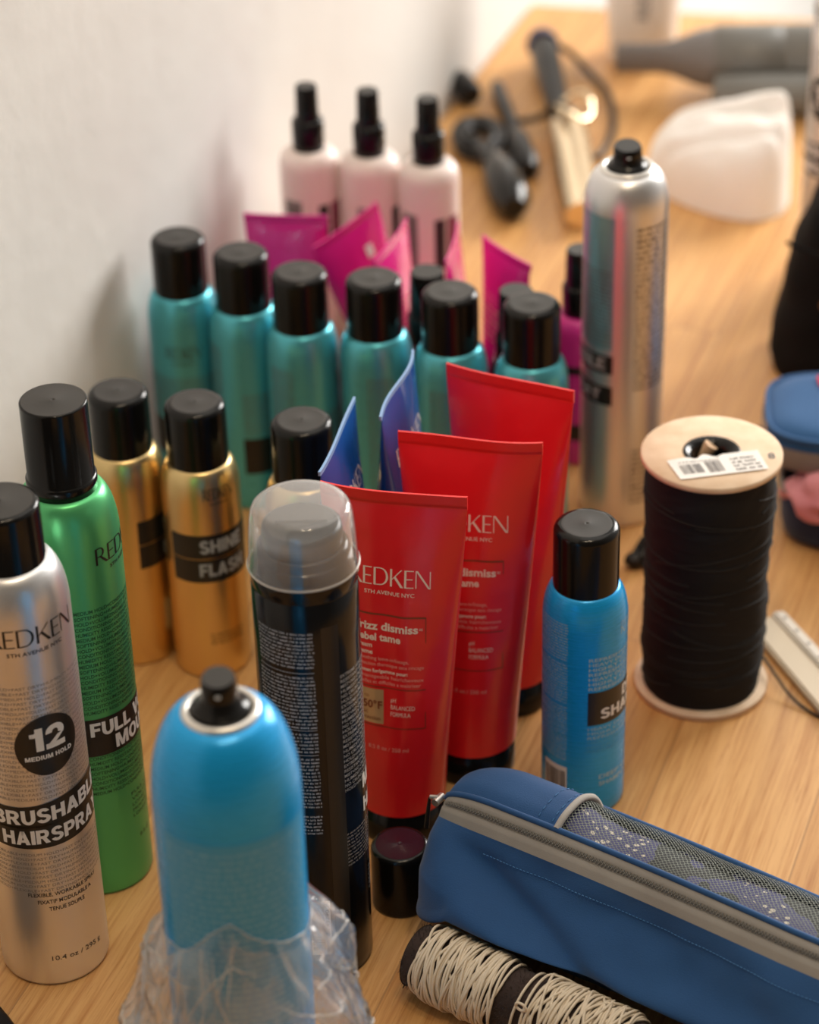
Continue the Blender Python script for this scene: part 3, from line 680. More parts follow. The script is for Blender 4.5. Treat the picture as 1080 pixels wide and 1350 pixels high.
def squeeze_tube(name, label, loc, rz, m, mc, a0, hw, z0, zc, zt, art=None, curve=0., fold=0., group=None, capm='cap', tilt=(0, 0), crimplines=True):
    t = thing(name, label, 'squeeze tube', loc, rz, group); t.rotation_euler = (R(tilt[0]), R(tilt[1]), R(rz))
    ab, pt, front = tube_surf(a0, hw, z0, zc, curve=curve, fold=fold)
    mb = MB(); n = 72; rows = []
    for k in range(31):
        z = z0 + (zc - z0) * k / 30; rows.append([pt(2 * PI * j / n, z) for j in range(n)])
    mb.grid(rows, m, True, close_u=True)
    rows0 = [[(x * .93, y * .93, z0 - .0002) for x, y, z in rows[0]], rows[0]]; mb.grid(rows0, m, True, close_u=True)
    if art: art(mb, front)
    mb.build('tube_body', t)
    # crimp: flat welded strip
    mb = MB(); nn = 30
    def cp_(u, z, s): x = pt(0, zc); q = front(u * .999, min(z, zc)); return (u, q[1] + (z - zc) * 0 + .0008 + s * .0007, z)
    zs = [zc, zc + .0012, zc + .0016] + [zc + .0016 + (zt - zc - .0016) * k / 4 for k in range(1, 5)]
    fr = []; bk = []
    for i, z in enumerate(zs):
        s = -1 if i != 1 else -.6
        fr.append([cp_(-hw + 2 * hw * j / nn, z, s) for j in range(nn + 1)]); bk.append([cp_(-hw + 2 * hw * j / nn, z, -s) for j in range(nn + 1)])
    mb.grid(fr, mc); mb.grid(bk, mc); mb.grid([fr[-1], bk[-1]], mc); mb.grid([[r_[0] for r_ in fr], [r_[0] for r_ in bk]], mc); mb.grid([[r_[-1] for r_ in fr], [r_[-1] for r_ in bk]], mc)
    mb.build('crimped_end', t)
    mb = MB(); rc = a0 * .965; mb.lathe([(rc * .92, 0), (rc * .985, .0004), (rc, .002), (rc, z0 - .0006), (rc * .9, z0 - .0002)], capm, 64, cap_bot=True); mb.build('cap', t)
    return t
def art_red(full):
    def art(mb, f):
        wordmark(mb, 0, .1630, .0430, .0100, 'redtext', f)
        L_, R_ = -.0195, .0195
        f2 = f
        for (a, b) in ((.1455, .1465), (.1025, .1030), (.0785, .0790)): patch(mb, L_, R_, a, b, 'redline', f)
        for x in (L_, R_ - .0004): patch(mb, x, x + .0004, .0785, .1465, 'redline', f, 1)
        text(mb, 'frizz dismiss', -.0180, .1368, .0046, 'redtext', f, 'L', .0335, bold=.03); text(mb, '=', .0160, .1378, .0026, 'redtext', f)
        text(mb, 'rebel tame', -.0180, .1305, .0042, 'redtext', f, 'L', .0245, bold=.03)
        text(mb, 'cream', -.0180, .1262, .0026, 'redtext', f, bold=.02); text(mb, 'creme', -.0180, .1222, .0026, 'redtext', f, bold=.02)
        for i, (s_, w_, bo) in enumerate((('smoothing leave-in/lissage,', .029, .0), ('protection thermique sans rincage', .0365, .0), ('women for/gamme pour:', .0285, .025), ('unmanageable hair/cheveux', .0365, .0), ('rebelles et difficiles a maitriser', .035, .0))):
            text(mb, s_, -.0180, .1188 - .0034 * i - (.0006 if i > 1 else 0), .0021, 'redtext' if bo else 'redsmall', f, 'L', w_, bold=bo)
        if full:
            patch(mb, -.0185, -.0025, .0800, .1012, 'goldbox', f)
            f3 = lambda u, v, e=0: f(u, v, .0002)
            text(mb, 'up to', -.0170, .0960, .0022, 'redline', f3); text(mb, '450\u00b0F', -.0172, .0895, .0046, 'redline', f3, 'L', .0140, bold=.02); text(mb, 'heat', -.0170, .0858, .0024, 'redline', f3); text(mb, 'protection', -.0172, .0822, .0024, 'redline', f3, 'L', .0130)
        for i, s_ in enumerate(('pH', 'BALANCED', 'FORMULA')): text(mb, s_, .0015, .0945 - i * .0042, .0026, 'redtext', f, 'L', (.0028, .0128, .0105)[i])
        text(mb, '8.5 fl oz / 250 ml', 0, .0640, .0024, 'redsmall', f, 'C', .022)
    return art
GT = 'red squeeze tubes standing on their caps'
squeeze_tube('squeeze_tube', 'front red squeeze tube directly behind the black can, gold heat badge visible', (-.0085, 1.1075, 0), -17.5, 'red', 'red_crimp', .0246, .0385, .0215, .2072, .2150, art_red(True), .0025, .001, GT)
squeeze_tube('squeeze_tube', 'middle red squeeze tube, half hidden by the front red tube', (.0325, 1.1575, 0), -11, 'red', 'red_crimp', .0246, .0385, .0215, .2072, .2150, art_red(False), .0015, -.002, GT)
squeeze_tube('squeeze_tube', 'rearmost and highest red tube in the photo, with no lettering showing', (.0560, 1.2200, 0), -28.7, 'red', 'red_crimp', .0246, .0380, .0215, .2072, .2150, None, .001, .001, GT)
def art_bt(mb, f):
    # wordmark runs up the face
    V, F, W = LOGO; k = .043 / W
    vs, fa = slice2d([(b * .0095, a * k) for a, b in V], F, .0015)
    fineprint(mb, -.012, .012, .050, .10, .0026, 'white_dim', f, seed=81)
    wordmark(mb, 0, .1760, .0500, .0105, 'white', f)
GB = 'blue squeeze tubes seen nearly edge-on'
squeeze_tube('squeeze_tube', 'shorter-looking blue tube on the left, between black can and red tubes', (-.0365, 1.1655, 0), 76, 'bluetube', 'blue_edge', .0240, .0390, .0215, .2125, .2150, art_bt, .0, .0008, GB)
squeeze_tube('squeeze_tube', 'right blue tube with the higher pointed tip, just left of the red tubes', (-.0045, 1.2180, 0), 79, 'bluetube', 'blue_edge', .0240, .0375, .0215, .2125, .2150, art_bt, .0, -.003, GB)
def art_m2(mb, f): patch(mb, .006, .012, .120, .129, 'white', f); art_m(mb, f)
def art_m(mb, f):
    fineprint(mb, -.018, .018, .085, .110, .004, 'redsmall', f, seed=91)
GM = 'magenta squeeze tubes behind the blue-green cans'
for (x, y, rz, tl, lab, hw) in ((-.0780, 1.560, -9, (0, 0), 'leftmost magenta tube, facing forward with its flat crimped end level', .0285),
                            (-.0045, 1.577, 37, (0, -16), 'magenta tube with its crimped end tilted up to the right, second from left', .0285),
                            (-.0025, 1.528, 66, (0, -4), 'pale shiny magenta tube in the middle, third from left, highlights along its edge', .0285),
                            (.0335, 1.515, 79, (0, 0), 'slim edge-on magenta tube, fourth from left', .0285),
                            (.0665, 1.500, -58, (0, 0), 'rightmost magenta tube, standing apart with its crimp sloping down to the right', .0265)):
    squeeze_tube('squeeze_tube', lab, (x, y, .0 if tl == (0, 0) else .001), rz, 'magenta', 'magenta', .0172, hw, .016, .1445, .150, art_m2 if rz == 37 else art_m, .001, .0, GM, tilt=tl)

# ------------------------------------------------------------------ pump bottles
def pump_bottle(name, label, loc, rz, body, r, zb, zc, zt, rcol, rcap, art=None, group=None, capm='cap'):
    t = thing(name, label, 'spray bottle', loc, rz, group)
    mb = MB(); mb.lathe([(r * .9, 0), (r * .97, .0006), (r, .003)] + [(r, zb * .8 * k / 4) for k in range(1, 5)] + shoulder(r, zb - .012, rcol * .9, zb, k=.8), body, 64, cap_bot=True)
    if art: art(mb, cyl(r))
    mb.build('body', t)
    mb = MB(); mb.lathe([(rcol * .95, zb - .001), (rcol, zb), (rcol, zc - .0015), (rcol * .95, zc), (rcap * 1.1, zc + .0006)], capm, 40); mb.build('collar', t)
    mb = MB(); mb.lathe([(rcap * 1.08, zc), (rcap, zt - .001), (rcap * .93, zt)], capm, 40); mb.lathe([(rcap * .93, zt), (rcap * .3, zt)], 'cap_top', 40, cap_top=True); mb.build('pump_cap', t)
    return t
def art_w(mb, f):
    patch(mb, -.0200, -.0060, .075, .121, 'ink_grey', f); fineprint(mb, -.019, -.007, .078, .119, .004, 'ink_soft', cyl(.0212, .0003), seed=97)
    patch(mb, .0160, .0270, .040, .118, 'plumpanel', f); patch(mb, .0060, .0140, .08, .118, 'ink_soft', f)
GW = 'pinkish white pump spray bottles by the wall'
wb = pump_bottle('spray_bottle', 'leftmost pinkish white spray bottle with black pump cap, nearest the wall', (-.0640, 1.658, 0), 0, 'pinkwhite', .0212, .154, .1755, .2005, .0113, .0076, art_w, GW)
dup(wb, (-.0215, 1.647, 0), 28, 'middle pinkish white spray bottle of the three with black pump caps', GW)
dup(wb, (.0195, 1.631, 0), -8, 'rightmost pinkish white spray bottle of the three, beside the bare wood', GW)
def art_p(mb, f): patch(mb, -.03, .03, .02, .032, 'ink', f); patch(mb, -.03, .03, .070, .076, 'ink', f)
pump_bottle('spray_bottle', 'magenta spray bottle with dark pump cap, left of the tall silver can', (.1150, 1.492, 0), 0, 'magenta_body', .0190, .108, .128, .1535, .0118, .0092, art_p)
GP = 'dark bottles with black caps behind the blue-green cans'
pb = pump_bottle('spray_bottle', 'dark bottle with slim black cap, peeking out behind the fifth blue-green can', (.0150, 1.4540, 0), 0, 'plum', .0175, .112, .130, .160, .0132, .0108, None, GP)
dup(pb, (.0700, 1.4250, 0), 0, 'dark bottle with slim black cap, peeking out behind the rightmost blue-green can', GP)

# ------------------------------------------------------------------ thread spool
t = thing('thread_spool', 'large spool of black elastic cord with pale cardboard ends and barcode sticker', 'spool', (.1697, 1.2273, 0))
mb = MB(); mb.lathe([(.0120, 0), (.0385, 0), (.0392, .0006), (.0392, .0034), (.0385, .0040), (.0120, .0040)], 'cardboard', 72)
mb.lathe([(.0392, .0006), (.03935, .002), (.0392, .0034)], 'card_edge', 72); mb.build('bottom_flange', t)
mb = MB(); mb.lathe([(.0120, .1563), (.0388, .1563), (.0396, .1569), (.0396, .1595), (.0390, .1601), (.0162, .1601)], 'cardboard', 96); text(mb, '8', .0305, -.0095, .0058, 'paper_print', lambda u, v, e=0.: (u, v, .1603), 'L', bold=.02); mb.build('top_flange', t)
mb = MB(); mb.lathe([(.0163, .1601), (.0158, .1607), (.0145, .1606), (.0120, .1590), (.0102, .1565), (.0100, .02), (.0100, .004)], 'cap', 64); mb.build('core_ring', t)
mb = MB(); mb.tube([(-.004, .010, .150), (.001, .0098, .1585)], .0042, 'card_edge', 10); mb.build('core_strip', t)
# wound cord: ridged surface, every ridge one turn
mb = MB(); rows = []; nz_ = 460; n = 80
def rad(z, a):
    q = (z - .004) / .1523
    base = .0337 + .0022 * q + .0008 * math.sin(q * 9) + .0010 * math.sin(q * PI)
    return base + .0011 * noise.noise(Vector((math.cos(a) * 1.3, math.sin(a) * 1.3, z * 70))) + .00050 * noise.noise(Vector((math.cos(a) * 3, math.sin(a) * 3, z * 420 + 6 * math.sin(a + z * 30))))
for i in range(nz_ + 1):
    z = .004 + .1523 * i / nz_
    rows.append([((rad(z, 2 * PI * j / n) + .00018 * math.cos(i * PI)) * math.cos(2 * PI * j / n), (rad(z, 2 * PI * j / n) + .00018 * math.cos(i * PI)) * math.sin(2 * PI * j / n), z + .0006 * math.sin(2 * PI * j / n * 2 + i * .05)) for j in range(n)])
mb.grid(rows, 'blackcord', True, close_u=True)
for k in range(34):
    z0_ = random.uniform(.015, .148); sl = random.uniform(-.012, .012); a0 = random.uniform(0, 6.28); ln = random.uniform(2.2, 5.5)
    pts = []
    for j in range(40):
        a = a0 + ln * j / 39; z = min(.154, max(.006, z0_ + sl * math.sin(j / 39 * PI) + sl * .5 * (j / 39))); q = rad(z, a) + .0004; pts.append((q * math.cos(a), q * math.sin(a), z))
    mb.tube(pts, .00045, 'blackcord', 5)
mb.build('wound_cord', t)
mb = MB()
q0 = [(-.0263, -.0100), (.0254, -.0010), (.0290, -.0210), (-.0205, -.0300)]
def sticker(u, v, e=0.):
    u_, v_ = u / .05, v / .02
    x = (1 - v_) * ((1 - u_) * q0[3][0] + u_ * q0[2][0]) + v_ * ((1 - u_) * q0[0][0] + u_ * q0[1][0])
    y = (1 - v_) * ((1 - u_) * q0[3][1] + u_ * q0[2][1]) + v_ * ((1 - u_) * q0[0][1] + u_ * q0[1][1])
    return (x, y, .1609 + e + .0006 * max(0, math.sin(u_ * 9) * v_) * (1 if u_ < .7 else 0))
rows = [[sticker(.05 * i / 24, .02 * j / 8 - (.002 * math.sin(i * 1.1) if j == 8 and 5 < i < 15 else 0)) for i in range(25)] for j in range(9)]
mb.grid(rows, 'paper')
fst = lambda u, v, e=0.: sticker(u, v, .0002)
barcode(mb, .004, .016, .004, .013, 'paper_print', fst, 5); barcode(mb, .018, .027, .003, .014, 'paper_print', fst, 6)
fineprint(mb, .0325, .047, .002, .0165, .0036, 'paper_print', fst, seed=99); fineprint(mb, .0045, .027, .0142, .0170, .0022, 'paper_print', fst, seed=100)
mb.build('barcode_sticker', t)

# ------------------------------------------------------------------ blue zip bag (foreground right)
BO = Vector((.0125, 1.0335, 0)); BA = Vector((math.cos(R(-35.7)), math.sin(R(-35.7)), 0)); BN = Vector((-BA.y, BA.x, 0))
t = thing('zip_pouch', 'blue nylon zip pouch with grey zipper and net panel lying in the right foreground', 'pouch', (0, 0, 0))
LEN = .285
def bagpt(s, q, z, e=0.):
    # rounded left end, soft folds
    k = 1.0 if s > .030 else math.sqrt(max(0, 1 - (1 - s / .030) ** 2))
    kq = .50 + .50 * k; kz = .80 + .20 * k; qc, zc_ = .006, .038
    q = qc + (q - qc) * kq; z = zc_ + (z - zc_) * kz
    bow = .004 * math.sin(PI * min(1, s / .2)); q += bow * .5
    p = BO + BA * s + BN * q; p.z = z
    return p
def fold(s, q, z):
    d = (z - .062) + (s - .030) * .30; w_ = max(0, min(1, (s - .01) / .03)) * max(0, min(1, (.20 - s) / .05)) if z > .03 else 0
    return -.0060 * w_ * math.exp(-(d / .0055) ** 2) + .0045 * w_ * math.exp(-((d + .014) / .007) ** 2) + .0075 * noise.noise(Vector((s * 15 + z * 22, q * 18, 4.0))) + .0016 * noise.noise(Vector((s * 50, q * 50, z * 60 + 3)))
def catmull(P_, n):
    out = []
    for i in range(len(P_) - 1):
        a = P_[max(i - 1, 0)]; b = P_[i]; c = P_[i + 1]; d = P_[min(i + 2, len(P_) - 1)]
        for k in range(n):
            u = k / n; out.append(tuple(.5 * ((2 * b[j]) + (-a[j] + c[j]) * u + (2 * a[j] - 5 * b[j] + 4 * c[j] - d[j]) * u * u + (-a[j] + 3 * b[j] - 3 * c[j] + d[j]) * u ** 3) for j in (0, 1)))
    out.append(P_[-1]); return out
sec = catmull([(-.0105, .0715), (-.0200, .0610), (-.0310, .0500), (-.0410, .0420), (-.0420, .0375), (-.0340, .0365), (-.0200, .0250), (-.0080, .0050), (.0050, .0015), (.0420, .0015), (.0540, .0060), (.0570, .0250), (.0540, .0480), (.0470, .0640)], 5)
NS = 96
def sta(i): return LEN * (i / NS) ** 1.15
mb = MB(); rows = []
for i in range(NS + 1):
    s = sta(i); row = []
    for j, (q, z) in enumerate(sec):
        f_ = fold(s, q, z) * (0 if j in (0, len(sec) - 1) else min(1, j / 4)); lift = 0
        # the left end drops onto the table in front of the roll
        dq = f_; zz = z + (f_ * .5 if z > .01 else 0)
        if s < .03 and j > 5 and z < .045: zz = max(.0015, z - .020 * (1 - s / .03))
        row.append(bagpt(s, q - dq, max(.001, zz)))
    rows.append(row)
mb.grid(rows, 'navy')
mb.add([tuple(p) for p in rows[0]], [tuple(range(len(rows[0])))], 'navy', False); mb.add([tuple(p) for p in rows[-1]], [tuple(range(len(rows[-1])))], 'navy', False)
# stitch line under the zip
for i in range(0, 120):
    s = .035 + i * .0020
    if s > LEN - .004: break
    f_ = fold(s, -.0170, .0655); a = bagpt(s, -.0170 - f_, .0650 + f_ * .5) + BN * -.0006; b = bagpt(s + .0012, -.0170 - f_, .0650 + f_ * .5) + BN * -.0006
    mb.tube([a, b], .00028, 'stitch', 4)
mb.build('body', t)
# piping edge between tape and top
mb = MB(); pts = [bagpt(sta(i), .0040, .0800) for i in range(NS + 1)]; mb.tube(pts, .0017, 'navy', 8); mb.build('piping', t)
# zipper tape
mb = MB(); ztp = [(.0030, .0795), (.0005, .0790), (-.0020, .0782), (-.0022, .0770), (-.0050, .0757), (-.0052, .0765), (-.0080, .0742), (-.0105, .0715)]
rows = [[bagpt(sta(i), q, z) for q, z in ztp] for i in range(NS + 1)]; mb.grid(rows, 'tape', True)
zt_ = mb.build('zipper_tape', t)
mb = MB(); s = .004
while s < LEN:
    for sg in (0, 1):
        a = bagpt(s + sg * .0009, -.0020 - .0002, .0790 - .0004); b = bagpt(s + sg * .0009, -.0050, .0774); c0 = a.lerp(b, .5)
        e_ = (a - b) * (.42); cc = c0 + e_ * (.35 if sg else -.35)
        mb.tube([cc - e_ * .6, cc + e_ * .6], .00048, 'teeth', 5)
    s += .0018
mb.build('zipper_teeth', t)
mb = MB()
a = bagpt(.000, -.0035, .0785); a0_ = a + BA * -.003 + Vector((0, 0, .0008))
mb.tube([a0_ - BN * .003, a0_ + BN * .004], .0022, 'ring', 10); mb.tube([a0_ + Vector((0, 0, .002)), a0_ - BA * .004 - BN * .001 + Vector((0, 0, .001))], .0012, 'ring', 8)
zp = mb.build('zip_slider', t)
mb = MB(); b0 = a0_ - BA * .0045 - BN * .001
mb.tube([b0, b0 + Vector((-.0008, -.001, -.006)), b0 + Vector((-.002, -.0022, -.018))], [.0008, .0011, .0013], 'dark_plastic', 8); mb.build('pull_tab', zp)
# top: blue flap, then net
def toprow(s, n=14, lift=0.):
    P_ = [(.0040, .0800), (.0130, .0835), (.0280, .0830), (.0400, .0755), (.0470, .0640)]
    row = []
    for q, z in catmull(P_, 5): row.append((q, z))
    return row
FL = .066
def topmesh(mb, s0_, s1_, m, n, sag=0., e=0., uv=False):
    rows = []; q_ = []
    for i in range(n + 1):
        s = s0_ + (s1_ - s0_) * i / n; row = []
        tr = toprow(s)
        for j, (q, z) in enumerate(tr):
            k = math.sin(PI * j / (len(tr) - 1)); w_ = sag * k * (1 if s > FL else 0) * min(1, max(0, (s - FL) / .02))
            wob = .0030 * noise.noise(Vector((s * 24, q * 40, 5))) * k
            p = bagpt(s, q, z + e - w_ + wob * (1 if sag else .5)); row.append(p); q_.append((s, j * .0028))
        rows.append(row)
    o = mb.grid(rows, m)
    if uv:
        for k, c in enumerate(q_): mb.uv[o + k] = c
mb = MB(); topmesh(mb, 0, FL, 'navy', 40, 0, .0)
for d in (.004, .012):
    s = FL - d; row = [bagpt(s, q, z + .0005) for q, z in toprow(s)]
    for a, b in list(zip(row, row[1:]))[::2]: mb.tube([a, b], .00028, 'stitch', 4)
fl_ = mb.build('top_flap', t)
mb = MB(); row = [bagpt(FL, q, z + .0004) for q, z in toprow(FL)]; mb.tube(row, .0019, 'binding', 8); mb.build('flap_binding', t)
mb = MB(); topmesh(mb, FL - .004, LEN, 'net', 80, .004, -.0012, True); mb.build('net_panel', t)
mb = MB(); topmesh(mb, FL - .020, LEN, 'contents', 60, .009, -.006); mb.build('patterned_lining', t)
mb = MB(); mb.tube([bagpt(FL + (LEN - FL) * i / 50, .0475, .0640) for i in range(51)], .0020, 'navy', 8); mb.build('back_piping', t)

# ------------------------------------------------------------------ velcro roller wound with cream cord
t = thing('cord_roller', 'dark brown roller wound with cream elastic cord, lying under the blue pouch', 'roller', (0, 0, 0))
C0 = Vector((-.0075, .9880, .0185)) + BA * .011 - BN * .005; rr = .0165
U = BN.copy(); Wz = Vector((0, 0, 1))
def rp(s, a, r_): return C0 + BA * s + (U * math.cos(a) + Wz * math.sin(a)) * r_
mb = MB(); rows = []
for i in range(150):
    s = .20 * i / 149; rows.append([rp(s, 2 * PI * j / 60, rr - .0006 + .0008 * noise.noise(Vector((s * 900, math.cos(2 * PI * j / 60) * 14, math.sin(2 * PI * j / 60) * 14)))) for j in range(60)])
mb.grid(rows, 'brown_fuzz', True, close_u=True)
rows2 = [[rp(0, 2 * PI * j / 60, r_) for j in range(60)] for r_ in (rr, .010, .0095)]; mb.grid(rows2, 'brown_fuzz', True, close_u=True); mb.grid([[rp(s_, 2 * PI * j / 60, .0095) for j in range(60)] for s_ in (0, .03)], 'dark_plastic', True, close_u=True)
rnd = random.Random(3)
for k in range(1400):
    s = rnd.uniform(-.0005, .02) if k < 800 else rnd.uniform(.05, .075); a = rnd.uniform(0, 2 * PI); p = rp(s, a, rr - .0008); d = (rp(s, a, rr + .0012) - p) + Vector((rnd.uniform(-1, 1), rnd.uniform(-1, 1), rnd.uniform(-1, 1))) * .0008
    if (p + d).z < .0008: continue
    mb.tube([p, p + d], .00010, 'brown_fuzz', 3, caps=False)
mb.build('velcro_roller', t)
mb = MB(); rnd = random.Random(9)
def wind(s0_, s1_, n, tilt):
    for k in range(n):
        sc_ = s0_ + (s1_ - s0_) * (k + .5) / n + rnd.uniform(-.0015, .0015); t1 = rnd.gauss(0, tilt); ph = rnd.uniform(0, 6.28); lay = rnd.uniform(.0008, .0034); pts = []
        for j in range(36):
            a = 2 * PI * j / 36; s = sc_ + t1 * math.sin(a + ph) + .0004 * math.sin(3 * a + ph); s = min(max(s, s0_ - .003), s1_ + .004)
            r_ = rr + lay; p = rp(s, a, r_)
            if p.z < .0008: p.z = .0008
            pts.append(p)
        mb.tube(pts, .00075, 'cream', 6, closed=True)
wind(.0095, .052, 62, .0045); wind(.076, .124, 56, .0080)
mb.tube([rp(.0665 + .0015 * math.sin(a), a, rr + .0012) for a in [2 * PI * j / 40 for j in range(40)]], .0008, 'cream', 6, closed=True)
# stray loop
c1 = rp(.072, 2.35, rr + .0045); mb.tube([c1 + BA * (.0030 * math.cos(a)) + Wz * (.0022 * math.sin(a)) - U * (.001) for a in [2 * PI * j / 20 for j in range(20)]], .0007, 'cream', 6, closed=True)
mb.build('cream_cord', t)

# ------------------------------------------------------------------ crumpled plastic bag round the foreground can
mb = MB(); cx_, cy_ = -.0804, .8555
def ridge(x, p=2.6): return 1 - abs(noise.noise(x)) * p
def bagS(u, v, lay, e=0.):
    ang = R(-240 + 300 * u); o = lay * 7.3
    side = abs(math.cos(ang)); top = .176 + .008 * noise.noise(Vector((u * 7, o, 2))) - .020 * side - .008 * lay
    k = (1 - v); rb = .0335 + .0360 * k ** .62 * (.45 + .55 * side) + (.005 * lay * k)
    A_ = Vector((math.cos(ang) * 1.5, math.sin(ang) * 1.5, v * 2.2 + o))
    wr = .0090 * noise.noise(A_ * .9) + .0050 * max(0, ridge(A_ * 1.4 + Vector((v * 1.5, 0, 0)), 3.2)) + .0014 * max(0, ridge(A_ * 3.0, 4)) + .0005 * noise.noise(A_ * 9)
    q = max(.0328 + .0006 * lay, rb + wr * min(1, .15 + k * 5) - .002) + e
    return (cx_ + q * math.cos(ang), cy_ + q * math.sin(ang), max(.001, top * v + .35 * wr))
for lay in (0, 1):
    nU, nV = 170, 90
    mb.grid([[bagS(j / nU, i / nV, lay) for j in range(nU + 1)] for i in range(nV + 1)], 'film')
rnd = random.Random(12)                       # folds where the film doubles up, their glints put in as pale lines
for k in range(26):
    u, v = rnd.uniform(.12, .80), rnd.uniform(.60, .97); a = rnd.uniform(0, 2 * PI); pts = []
    for j in range(rnd.randint(14, 34)):
        pts.append(bagS(u, v, 0, .0004)); a += rnd.uniform(-.11, .11); u += .0075 * math.cos(a); v += .018 * math.sin(a) 
        if not (.03 < u < .93 and .3 < v < .99): break
    if len(pts) > 5: n_ = len(pts); mb.tube(pts, [.00005 + .00038 * math.sin(PI * (j + .5) / n_) for j in range(n_)], 'clear_lit_edge', 5)
mb.tube([bagS(j / 120, 1.0, 0, .0002) for j in range(121)], .00028, 'clear_lit_edge', 5)
tag(mb.build('plastic_bag'), 'crumpled clear plastic bag bunched around the bright blue foreground can', 'plastic bag')

# ------------------------------------------------------------------ ruler-like case, cord, clip
def prism(name, pts, z0, z1, m, bev=.0015):
    bm = bmesh.new(); v1 = [bm.verts.new((x, y, z0)) for x, y in pts]; f = bm.faces.new(v1); r_ = bmesh.ops.extrude_face_region(bm, geom=[f])
    bmesh.ops.translate(bm, vec=(0, 0, z1 - z0), verts=[x for x in r_['geom'] if isinstance(x, bmesh.types.BMVert)])
    bmesh.ops.recalc_face_normals(bm, faces=bm.faces[:]); bmesh.ops.bevel(bm, geom=bm.edges[:], offset=bev, segments=3, affect='EDGES')
    return bm
M['ivory'] = mat('ivory_plastic', (.70, .60, .46), .45); M['ivory2'] = mat('white_edge_plastic', (.82, .77, .70), .4)
def frombm(bm, name, m, parent=None):
    me = bpy.data.meshes.new(name); bm.to_mesh(me); bm.free(); me.materials.append(M[m]); o = bpy.data.objects.new(name, me); COL.objects.link(o); o.parent = parent
    for p in me.polygons: p.use_smooth = False
    return o
t = thing('comb', 'flat ivory plastic strip with a row of dark holes, right of the spool', 'comb', (0, 0, 0))
A0, B0, = Vector((.2120, 1.2840)), Vector((.2290, 1.2905)); dr = Vector((.360, -.933)); dr.normalize(); nr = Vector((-dr.y, dr.x))
def rpz(s, q): p = A0 + dr * s + nr * q; return (p.x, p.y)
frombm(prism('b', [rpz(.004, -.010), rpz(.0, .008), rpz(.16, .008), rpz(.16, -.014)], 0, .006, 'ivory'), 'blade', 'ivory', t)
frombm(prism('b', [rpz(.0, .0075), rpz(.002, .0155), rpz(.16, .0155), rpz(.16, .0075)], 0, .0085, 'ivory2'), 'edge_strip', 'ivory2', t)
for k in range(9):
    x, y = rpz(.010 + .0145 * k, .0115); mb = MB(); mb.disc(.0013, .00865, 'ink_grey', 16, (x, y)); mb.lathe([(.0013, .0086), (.0016, .0087), (.0017, .0085)], 'ivory2', 16, c=(x, y, 0)); mb.build('hole', t)
mb = MB(); pts = [(.196, 1.262, .0012), (.203, 1.251, .004), (.2075, 1.2395, .0085), (.213, 1.222, .0075), (.2195, 1.208, .0035), (.228, 1.196, .0015), (.240, 1.184, .0010), (.262, 1.168, .0010)]
P3 = [Vector(p) for p in pts]; sm = []
for i in range(len(P3) - 1):
    a, b, c, d = P3[max(i - 1, 0)], P3[i], P3[i + 1], P3[min(i + 2, len(P3) - 1)]
    for k in range(6): u = k / 6; sm.append(.5 * ((2 * b) + (c - a) * u + (2 * a - 5 * b + 4 * c - d) * u * u + (3 * b - a - 3 * c + d) * u ** 3))
mb.tube(sm, .00085, 'blackcord', 8); tag(mb.build('elastic_cord'), 'thin black cord curling across the wood right of the spool', 'cord')
def blob(mb, c, rx, ry, rz_, m, amp=.12, sc=60, n=20, rot=0.):
    rows = []
    for i in range(n + 1):
        th = PI * i / n; row = []
        for j in range(2 * n):
            ph = PI * j / n; d = Vector((math.sin(th) * math.cos(ph), math.sin(th) * math.sin(ph), math.cos(th)))
            k = 1 + amp * noise.noise(d * 2.2 + Vector(c) * sc)
            x, y = d.x * rx * k, d.y * ry * k; row.append((c[0] + x * math.cos(rot) - y * math.sin(rot), c[1] + x * math.sin(rot) + y * math.cos(rot), max(.0005, c[2] + d.z * rz_ * k)))
        rows.append(row)
    mb.grid(rows, m, True, close_u=True)
t = thing('hair_clip', 'small black hair clip lying behind the left side of the spool', 'hair clip', (0, 0, 0))
mb = MB(); blob(mb, (.1445, 1.352, .006), .010, .006, .006, 'dark_plastic', .35, 40, 14, .5); mb.build('jaw', t)
mb = MB(); mb.tube([(.146, 1.350, .008), (.151, 1.357, .016), (.153, 1.362, .026)], [.004, .003, .002], 'dark_plastic', 8); mb.build('finger_grip', t)
mb = MB(); mb.tube([(.142, 1.355, .009), (.148, 1.362, .015)], .0018, 'dark_plastic', 8); mb.build('spring', t)

# ------------------------------------------------------------------ second pouch, black bag at right edge
t = thing('zip_pouch', 'open blue pouch with red tag showing something pink inside, at the right edge', 'pouch', (0, 0, 0))
def rloop(cx_, cy_, hx, hy, z, rot, n=48, e=4.):
    out = []
    for j in range(n):
        a = 2 * PI * j / n; c, s_ = math.cos(a), math.sin(a); x = hx * math.copysign(abs(c) ** (2 / e), c); y = hy * math.copysign(abs(s_) ** (2 / e), s_)
        out.append((cx_ + x * math.cos(rot) - y * math.sin(rot), cy_ + x * math.sin(rot) + y * math.cos(rot), z))
    return out
mb = MB(); pc = (.318, 1.392); ro = R(-12)
mb.grid([rloop(pc[0], pc[1], .078 * k, .045 * k, z, ro) for k, z in ((.90, .0), (.97, .003), (1, .012), (1.01, .025), (1.0, .036), (.97, .037), (.95, .030), (.9, .015))], 'navy_dark', True, close_u=True)
mb.add(rloop(pc[0], pc[1], .078 * .9, .045 * .9, .014, ro), [tuple(range(48))], 'navy_dark'); mb.build('body', t)
mb = MB(); lp = rloop(pc[0], pc[1], .0785, .0455, .037, ro); mb.tube(lp, .0020, 'tape', 8, closed=True); mb.build('lower_zipper', t)
lc = (.320, 1.413); mb = MB()
